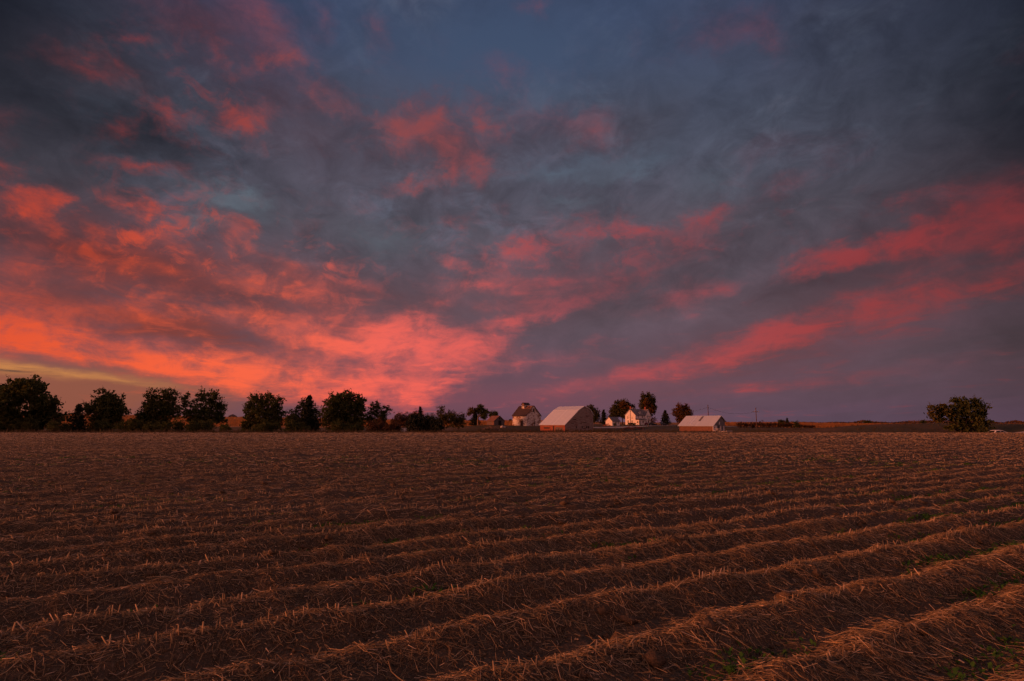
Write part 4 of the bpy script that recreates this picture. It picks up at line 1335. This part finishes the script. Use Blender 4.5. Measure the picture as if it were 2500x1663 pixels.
# ---- old little shed on the left
o = site('old_shed', 'small tumbledown grey and red shed with dark doorway', 'shed', 1206, 215)
k = 215 / FPX / 1.01
Wd, Ln = 25 * k / math.sin(PHI), 18 * k / math.cos(PHI)
E, R = 10.5 * k, 22.5 * k
MB().prism([(.05, -.6), (Wd, -.6), (Wd, E), (Wd / 2, R), (.05, E)], 0, Ln).build('wall', M['old_grey'], o)
MB().box(-.03, .045, -.01, Ln, -.6, E - .02).build('side_wall', M['old_wall'], o)
sl = (R - E) / (Wd / 2)
slab('roof', (-.3, E - .3 * sl), (Wd / 2, R), -.25, Ln + .25, .10, M['old_roof'], o)
slab('roof', (Wd / 2, R), (Wd + .3, E - .3 * sl), -.25, Ln + .25, .10, M['old_roof'], o)
MB().box(Wd * .42, Wd * .70, -.04, -.006, 0, 1.75).build('doorway', M['dark'], o)
MB().box(Wd * .46, Wd * .58, -.04, -.006, 2.1, 2.75).build('loft_opening', M['dark'], o)

# ---- white farmhouse
o = site('farmhouse', 'white two-storey farmhouse with two red chimneys', 'house', 1552, 300)
k = 300 / FPX / 1.01
Wd = 45 * k / math.sin(PHI)      # along local x: the long front
Ln = 21 * k / math.cos(PHI)      # along local y: the left gable
E, R = 24.5 * k, 38.5 * k
MB().prism([(0, -.8), (Ln, -.8), (Ln, E), (Ln / 2, R), (0, E)], 0, Wd, 'x').build('wall', M['house_wall'], o)
sl = (R - E) / (Ln / 2)
rf = slab('roof', (-.45, E - .45 * sl), (Ln / 2, R), -.4, Wd + .3, .16, M['house_roof'], o, 'x')
slab('roof', (Ln / 2, R), (Ln + .45, E - .45 * sl), -.4, Wd + .3, .16, M['house_roof'], o, 'x')
# right front wing with its own gable towards the lane
w0, w1 = Wd * .60, Wd * .99
wm = (w0 + w1) / 2
wing = MB().prism([(w0, -.8), (w1, -.8), (w1, E), (wm, R - .1), (w0, E)], -1.0, Ln / 2).build('wing', M['house_wall'], o)
sw = (R - .1 - E) / (wm - w0)
slab('wing_roof', (w0 - .4, E - .4 * sw), (wm, R - .1), -1.35, Ln / 2, .15, M['house_roof'], wing)
slab('wing_roof', (wm, R - .1), (w1 + .4, E - .4 * sw), -1.35, Ln / 2, .15, M['house_roof'], wing)
# higher hipped block behind
b0, b1, c0, c1 = Wd * .26, Wd * .84, Ln * .62, Ln * .62 + 3.6
rb = MB().box(b0, b1, c0, c1, -.5, E).build('rear_block', M['house_wall'], o)
hm = [(b0 - .4, c0 - .4, E), (b1 + .4, c0 - .4, E), (b1 + .4, c1 + .4, E), (b0 - .4, c1 + .4, E), (b0 + 3.0, (c0 + c1) / 2, R + 1.15), (b1 - 3.4, (c0 + c1) / 2, R + 1.15)]
MB().poly(hm, [(0, 1, 5, 4), (1, 2, 5), (2, 3, 4, 5), (3, 0, 4), (3, 2, 1, 0)]).build('hip_roof', M['house_roof'], rb)
for (xx, yy, zt) in ((.55, Ln / 2, R + 1.35), (wm, .6, R + 1.25)):
    c = MB().box(xx - .33, xx + .33, yy - .33, yy + .33, R - 1.2, zt).build('chimney', M['brick'], o)
    MB().box(xx - .42, xx + .42, yy - .42, yy + .42, zt - .22, zt - .06).build('chimney_cap', M['brick'], c)
# dormer on the front slope
dx0, dx1 = Wd * .30, Wd * .30 + 1.5
dmm = (dx0 + dx1) / 2
dz = E + .55
dm = MB().prism([(dx0, dz - .2), (dx1, dz - .2), (dx1, dz + 1.0), (dmm, dz + 1.75), (dx0, dz + 1.0)], .25, Ln / 2 - .2).build('dormer', M['house_wall'], o)
slab('dormer_roof', (dx0 - .2, dz + .8), (dmm, dz + 1.75), .0, Ln / 2 - .2, .08, M['house_roof'], dm)
slab('dormer_roof', (dmm, dz + 1.75), (dx1 + .2, dz + .8), .0, Ln / 2 - .2, .08, M['house_roof'], dm)
window_y(dm, dmm, dz + .15, .6, .8, .25)
# enclosed porch along the front
py0, py1 = .0, w0 - .05
po = MB().box(py0, py1, -2.1, -.01, -.6, 2.5).build('porch', M['house_wall'], o)
MB().prism([(-2.45, 2.5), (-.02, 3.15), (-.02, 3.28), (-2.45, 2.62)], py0 - .3, py1, 'x').build('porch_roof', M['house_roof'], po)
for t in (.42, .54, .84):
    window_y(po, py0 + (py1 - py0) * t, .9, .75, 1.2, -2.1)
MB().box(py0 + .3, py0 + 1.2, -2.15, -2.105, 0, 2.1).build('porch_door', M['trim_dark'], po)
window_x(po, -1.2, .9, .8, 1.1, py0)
for (yy, z0) in ((Ln * .33, 3.2), (Ln * .33, .8), (Ln * .72, 3.2), (Ln * .72, .8)):
    window_x(o, yy, z0, .7, 1.5, 0)
for t in (.20, .48):
    window_y(o, Wd * t, 3.7, .7, 1.3, 0)
for (xx, z0) in ((wm - .9, 3.5), (wm + .9, 3.5), (wm, .8)):
    window_y(wing, xx, z0, .7, 1.4, -1.0)

# ---- white garage left of the house
o = site('garage', 'small white gabled garage left of the house', 'garage', 1495, 280)
k = 280 / FPX / 1.01
Ln, Wd = 14 * k / math.cos(PHI), 22.5 * k / math.sin(PHI)
E, R = 12 * k, 21.5 * k
MB().prism([(0, -.6), (Ln, -.6), (Ln, E), (Ln / 2, R), (0, E)], 0, Wd, 'x').build('wall', M['house_wall'], o)
sl = (R - E) / (Ln / 2)
slab('roof', (-.4, E - .4 * sl), (Ln / 2, R), -.35, Wd + .3, .12, M['garage_roof'], o, 'x')
slab('roof', (Ln / 2, R), (Ln + .4, E - .4 * sl), -.35, Wd + .3, .12, M['garage_roof'], o, 'x')
MB().box(Wd * .45, Wd * .55, -.05, -.004, 0, 1.9).build('door', M['trim_dark'], o)
window_y(o, Wd * .78, .9, .7, .9, 0)

# ---- faint far building on the left slope
p = P(568, 1019, 720)
o = empty('far_barn', (p.x, 720, p.z - 1.0), rad(20))
tag(o, 'tiny far grey barn on the horizon in the treeline gap', 'barn')
MB().prism([(-4, 0), (4, 0), (4, 2.6), (0, 4.6), (-4, 2.6)], -7, 7).build('wall', M['old_grey'], o)
MB().prism([(-4.3, 2.6), (0, 4.75), (4.3, 2.6), (0, 4.62)], -7.2, 7.2).build('roof', M['garage_roof'], o)

# ================================================================== poles, lane, vehicles, yard clutter
def strip(name, pts, width, mt, lift=.05):
    V_, F_ = [], []
    pts = [Vector((a, b, 0)) for a, b in pts]
    dense = []
    for a, b in zip(pts[:-1], pts[1:]):
        n_ = max(2, int((b - a).length / 3))
        dense += [a.lerp(b, i / n_) for i in range(n_)]
    dense.append(pts[-1])
    for i, p_ in enumerate(dense):
        d_ = (dense[min(i + 1, len(dense) - 1)] - dense[max(i - 1, 0)]).normalized()
        s_ = Vector((-d_.y, d_.x, 0)) * width / 2
        for q_ in (p_ - s_, p_ - s_ / 3, p_ + s_ / 3, p_ + s_):
            V_.append((q_.x, q_.y, gz(q_.x, q_.y) + lift))
    for i in range(len(dense) - 1):
        for j_ in range(3):
            F_.append((i * 4 + j_, i * 4 + j_ + 1, i * 4 + j_ + 5, i * 4 + j_ + 4))
    return mesh_np(name, V_, np.array(F_), mt, smooth=True)


# the pale gravel lane past the house
lane = [(P(1440, 1046, 238).x, 238), (P(1500, 1045, 242).x, 242), (P(1560, 1043, 250).x, 250), (P(1640, 1041, 258).x, 258), (P(1740, 1040, 266).x, 266), (P(1900, 1040, 275).x, 275)]
tag(strip('lane', lane, 13, M['road'], .22), kind='structure')
tag(strip('far_road', [(P(2400, 1040, 112).x, 112), (P(2440, 1040, 112).x, 112), (150, 112), (220, 112)], 5.5, M['road'], .06), kind='structure')


def pole(label, px, py_top, Y, lean=0.0, arm=True, base_py=None, r=.17):
    t = P(px, py_top, Y)
    zg = gz(t.x, Y)
    o = empty('utility_pole', (t.x, Y, zg))
    tag(o, label, 'pole', 'utility poles by the lane')
    H = t.z - zg
    MB().tube([(0, 0, -.5), (0, 0, H * .5), (0, 0, H)], [r, r * .86, r * .72], 8).build('post', M['pole'], o)
    if arm:
        MB().box(-1.1, 1.1, -.07, .07, H - 1.55, H - 1.38).build('crossarm', M['pole'], o)
        for xx in (-1.0, -.35, .35, 1.0):
            MB().tube([(xx, 0, H - 1.38), (xx, 0, H - 1.2)], [.05, .04], 6).build('insulator', M['trim'], o)
    else:
        MB().tube([(0, -.1, H - .9), (0, -.32, H - .9), (0, -.32, H - 1.35)], [.16, .17, .16], 7).build('transformer', M['old_grey'], o)
    return t


tA = pole('taller utility pole rising behind the metal roof', 1728, 988, 196, arm=False)
tB = pole('utility pole with a crossarm standing right of the metal-roofed shed', 1845, 995.5, 205)
pole('thin dark pole before the left gable of the house', 1538.5, 999, 262, arm=False, r=.16)


def wire(label, a, b, sag):
    pts = []
    for i in range(15):
        t = i / 14
        q = a.lerp(b, t)
        pts.append((q.x, q.y, q.z - sag * 4 * t * (1 - t)))
    o = MB().tube(pts, [.028] * 15, 4).build('power_line', M['wire'], None)
    return tag(o, label, 'wire')


wire('power line sagging between the two utility poles', tA - Vector((0, 0, .9)), tB - Vector((0, 0, 1.3)), 1.5)
wire('power line running left from the taller pole', tA - Vector((0, 0, .9)), P(1604, 1007.5, 285), 1.4)


# ---- vehicles
def car(name, label, loc, rz, paint, seed=0):
    """saloon: side profile with wheel arches, pulled across the width and narrowed at the roof"""
    o = empty(name, loc, rz)
    tag(o, label, 'car')
    low = [(-2.25, .35), (-2.28, .62), (-2.20, .88), (-1.55, .95), (1.05, .95), (2.02, .82), (2.26, .66), (2.24, .35)]
    arch = []
    for cx in (1.42, -1.38):
        arch += [(cx + .40 * math.cos(a), .33 + .40 * math.sin(a)) for a in np.linspace(0.05, math.pi - .05, 7)]
    prof = low + arch
    mb = MB()
    n_ = len(prof)
    pts = []
    for y_, sc_ in ((-.86, .97), (-.78, 1.0), (.78, 1.0), (.86, .97)):
        pts += [(a * sc_, y_, b if abs(y_) < .8 else .36 + (b - .36) * .93) for a, b in prof]
    fs = [tuple(range(n_)), tuple(range(4 * n_ - 1, 3 * n_ - 1, -1))]
    for s_ in range(3):
        fs += [(s_ * n_ + i, (s_ + 1) * n_ + i, (s_ + 1) * n_ + (i + 1) % n_, s_ * n_ + (i + 1) % n_) for i in range(n_)]
    body = mb.poly(pts, fs).build('body', paint, o)
    cab = [(-1.72, .93), (-1.15, 1.42), (-.45, 1.50), (.20, 1.44), (1.12, .95)]
    pts, n_ = [], len(cab)
    for y_, ins in ((-.76, 0), (-.58, 1), (.58, 1), (.76, 0)):
        pts += [(a * (1 - .0 * ins), y_ if b < 1 else (y_ * .84 if not ins else y_), b if ins or b < 1 else b - .03) for a, b in cab]
    fs = [tuple(range(n_)), tuple(range(4 * n_ - 1, 3 * n_ - 1, -1))]
    for s_ in range(3):
        fs += [(s_ * n_ + i, (s_ + 1) * n_ + i, (s_ + 1) * n_ + (i + 1) % n_, s_ * n_ + (i + 1) % n_) for i in range(n_)]
    cabin = MB().poly(pts, fs).build('cabin', paint, o)
    for sy in (-1, 1):
        y0 = sy * .775
        y1 = sy * .665
        for q in ([(-1.42, .99), (-1.10, 1.34), (-.42, 1.40), (-.40, .99)], [(-.30, .99), (-.32, 1.40), (.16, 1.36), (.86, .99)]):
            a = [(x_, y0 * .995 + (y1 - y0) * (z_ - .97) / .45, z_) for x_, z_ in q]
            b = [(x_, y_ - sy * .05, z_) for x_, y_, z_ in a]
            MB().poly(a + b, [(0, 1, 2, 3), (7, 6, 5, 4)] + [(i, (i + 1) % 4, 4 + (i + 1) % 4, 4 + i) for i in range(4)]).build('side_window', M['glass'], cabin)
    for q in ([(.30, 1.40), (1.06, .98)], [(-1.24, 1.36), (-1.70, .98)]):
        sx = 1 if q[0][0] > 0 else -1
        a = [(q[0][0] + sx * .035, -.52, q[0][1]), (q[0][0] + sx * .035, .52, q[0][1]), (q[1][0] + sx * .035, .62, q[1][1]), (q[1][0] + sx * .035, -.62, q[1][1])]
        b = [(x_ - sx * .06, y_, z_ - .03) for x_, y_, z_ in a]
        MB().poly(a + b, [(0, 1, 2, 3), (7, 6, 5, 4)] + [(i, (i + 1) % 4, 4 + (i + 1) % 4, 4 + i) for i in range(4)]).build('windscreen' if sx > 0 else 'rear_window', M['glass'], cabin)
    for cx in (1.42, -1.38):
        for sy in (-1, 1):
            w = MB().tube([(cx, sy * .66, .33), (cx, sy * .70, .33), (cx, sy * .84, .33), (cx, sy * .86, .33)], [.30, .33, .33, .30], 18).build('wheel', M['tyre'], o)
            MB().tube([(cx, sy * .85, .33), (cx, sy * .872, .33)], [.20, .19], 14).build('rim', M['rim'], w)
    for sy in (-1, 1):
        MB().box(2.17, 2.27, sy * .64 - .14, sy * .64 + .14, .60, .74).build('headlight', M['trim'], o, bevel=.02)
        MB().box(-2.27, -2.20, sy * .66 - .12, sy * .66 + .12, .62, .82).build('tail_light', M['rust_paint'], o, bevel=.02)
    return o


p = P(2438, 1050, 112)
car('white_car', 'white car on the far road beside the big right tree', (p.x, 112, P(2438, 1049.8, 112).z - 1.5), rad(4), M['car_white'])
x_ = P(1592, 1040, 286).x
car('dark_car', 'dark car parked before the house porch', (x_, 286, gz(x_, 286)), rad(12), M['car_dark'])
x_ = P(1621, 1040, 284).x
car('dark_car', 'dark blue car parked by the cone-shaped spruce', (x_, 284, gz(x_, 284)), rad(20), M['car_dark'])
x_ = P(1580, 1040, 290).x
car('red_car', 'dark red car half hidden beside the house porch', (x_, 291, gz(x_, 291)), rad(70), M['car_red'])

# ---- fence posts along the lane
proto = MB().tube([(0, 0, -.3), (0, 0, .7), (0, 0, 1.45)], [.10, .095, .08], 6).build('fence_post', M['old_wood'], None)
where = ['right of the big barn', 'before the garage side wall', 'left of the lane bend', 'before the left house corner', 'before the porch', 'below the parked dark cars', 'below the spruce', 'left of the golden brown tree']
for i, px in enumerate((1467, 1503, 1519, 1534, 1557, 1583, 1612, 1634)):
    o = proto if i == 0 else proto.copy()
    if i:
        COL.objects.link(o)
    Y = 232 + i * 2.5
    x_ = P(px, 1045, Y).x
    o.location = (x_, Y, gz(x_, Y))
    tag(o, 'wooden fence post ' + where[i], 'fence post', 'fence posts along the lane')


# ---- rubble, planks and machinery in the yard
def boulder(name, label, px, Y, s, mt, seed, cat='rock', group=None, sq=.7):
    r_ = np.random.default_rng(seed)
    import bmesh
    bm = bmesh.new()
    bmesh.ops.create_icosphere(bm, subdivisions=2, radius=1)
    for v in bm.verts:
        v.co *= 1 + r_.normal(0, .13)
        v.co.x *= s
        v.co.y *= s * .8
        v.co.z *= s * sq
    me = bpy.data.meshes.new(name)
    bm.to_mesh(me)
    bm.free()
    me.materials.append(mt)
    o = bpy.data.objects.new(name, me)
    x__ = P(px, 1045, Y).x
    o.location = (x__, Y, gz(x__, Y) + s * sq * .3)
    o.rotation_euler = (0, 0, r_.random() * 6)
    link(o)
    return tag(o, label, cat, group)


boulder('boulder', 'large pale boulder in the grass left of the white crib', 1226, 205, .85, M['concrete'], 1)
boulder('boulder', 'second pale boulder touching the large pale one', 1231, 206, .6, M['concrete'], 2)
boulder('boulder', 'orange lit boulder low in the grass right of the brush heap', 1221, 176, .75, M['rock'], 3)
boulder('boulder', 'smaller orange lit boulder beside the low one', 1225.5, 175, .55, M['rock'], 4)
boulder('boulder', 'dark boulder behind the pale boulders', 1236, 207, .6, M['old_wood'], 5)


def heap(name, label, px0, px1, Y, h, mt, seed, n=60, ln=(1.0, 2.6), cat='brush pile'):
    r_ = random.Random(seed)
    x0_, x1_ = P(px0, 1045, Y).x, P(px1, 1045, Y).x
    c = (x0_ + x1_) / 2
    o = empty(name, (c, Y, gz(c, Y)))
    tag(o, label, cat)
    for i in range(n):
        t = r_.uniform(-1, 1)
        hh = h * (1 - t * t) * r_.random()
        x__ = t * (x1_ - x0_) / 2
        y__ = r_.uniform(-1, 1)
        zg = gz(c + x__, Y + y__) - gz(c, Y)
        a = r_.uniform(0, math.pi)
        L_ = r_.uniform(*ln) / 2
        dz_ = r_.uniform(-.35, .35) * L_
        w_ = r_.uniform(.03, .08)
        MB().tube([(x__ - math.cos(a) * L_, y__ - math.sin(a) * L_, zg + .1 + hh + dz_), (x__, y__, zg + .16 + hh), (x__ + math.cos(a) * L_, y__ + math.sin(a) * L_, zg + .1 + hh - dz_)], [w_, w_ * 1.1, w_ * .7], 5).build('branch', M[mt] if r_.random() < .7 else M['old_wood'], o)
    return o


heap('brush_pile', 'reddish brush heap in the grass before the lane', 1520, 1568, 215, 1.1, 'rust_paint', 1, 70)
heap('brush_pile', 'grey brush heap in front of the old shed', 1180, 1217, 196, 1.2, 'old_wood', 2, 60)
heap('brush_pile', 'orange brush heap at the foot of the garage gable', 1474, 1490, 268, 1.0, 'rust_paint', 3, 36, (.8, 1.8))
heap('scrap_heap', 'scrap and boards heaped at the corner of the metal-roofed shed', 1743, 1760, 165, .9, 'concrete', 4, 34, (.6, 1.6), 'scrap heap')


def plank(label, px0, py0, px1, py1, Y, mt='concrete', w=.3, t=.12):
    a, b = P(px0, py0, Y), P(px1, py1, Y - 1.5)
    za, zb = gz(a.x, a.y) + .12, gz(b.x, b.y) + .12
    mb = MB()
    d = Vector((b.x - a.x, b.y - a.y, 0)).normalized()
    s_ = Vector((-d.y, d.x, 0)) * w / 2
    pts = [Vector((a.x, a.y, za)) - s_, Vector((b.x, b.y, zb)) - s_, Vector((b.x, b.y, zb)) + s_, Vector((a.x, a.y, za)) + s_]
    mb.poly([tuple(q) for q in pts] + [(q.x, q.y, q.z + t) for q in pts], [(0, 1, 2, 3), (7, 6, 5, 4), (0, 1, 5, 4), (1, 2, 6, 5), (2, 3, 7, 6), (3, 0, 4, 7)])
    return tag(mb.build('plank', M[mt], None), label, 'plank')


plank('pale plank lying between the crib and the big barn', 1306, 1055, 1322, 1053, 182, w=.5)
plank('pale plank leaning along the foot of the barn gable', 1384, 1057, 1404, 1050, 196, w=.4)
plank('pale plank in the grass right of the big barn', 1445, 1050, 1470, 1052, 206, w=.4)
plank('long pale log in the grass below the grey brush heap', 1180, 1054, 1222, 1052, 172, 'rock', .5, .3)
o = tag(empty('concrete_ramp', (P(1770, 1056, 160).x, 160, gz(P(1770, 1056, 160).x, 160)), RZ), 'pale concrete ramp before the shed doors', 'ramp')
MB().prism([(-2.0, -.3), (2.0, -.3), (2.0, .18), (-2.0, .34)], -1.2, 1.2).build('slab', M['concrete'], o)
MB().box(-2.0, 2.0, -1.36, -1.21, -.3, .42).build('kerb', M['concrete'], o)

# low red farm wagon in front of the crib
x_ = P(1280, 1053, 170).x
o = tag(empty('farm_wagon', (x_, 170, P(1280, 1058, 170).z), rad(3)), 'low red flat wagon in the grass before the crib', 'wagon')
bed = MB().box(-1.9, 1.9, -.85, .85, .62, .76).build('bed', M['rust_paint'], o)
for xx in (-1.86, 1.86):
    MB().box(xx - .04, xx + .04, -.85, .85, .76, 1.0).build('end_board', M['rust_paint'], bed)
for xx in (-1.2, 1.2):
    MB().tube([(xx, -.9, .36), (xx, .9, .36)], [.05, .05], 6).build('axle', M['tyre'], o)
    for sy in (-1, 1):
        w = MB().tube([(xx, sy * .78, .36), (xx, sy * .82, .36), (xx, sy * .98, .36), (xx, sy * 1.02, .36)], [.33, .36, .36, .33], 14).build('wheel', M['tyre'], o)
        MB().tube([(xx, sy * 1.0, .36), (xx, sy * 1.035, .36)], [.2, .19], 12).build('rim', M['rust_paint'], w)
MB().tube([(-1.9, 0, .55), (-3.2, 0, .35)], [.05, .04], 6).build('drawbar', M['tyre'], o)

# white stock tank behind the evergreen bush
x_ = P(986, 1045, 118).x
o = tag(empty('stock_tank', (x_, 118, P(986, 1045.5, 118).z - .62)), 'small white tank half hidden left of the wide evergreen bush', 'tank')
MB().tube([(0, 0, -.6), (0, 0, -.02), (0, 0, .0), (0, 0, .56), (0, 0, .6)], [.55, .56, .58, .58, .62], 20).build('shell', M['trim'], o)
MB().tube([(0, 0, .5), (0, 0, .52)], [.55, .55], 20).build('water', M['glass'], o)
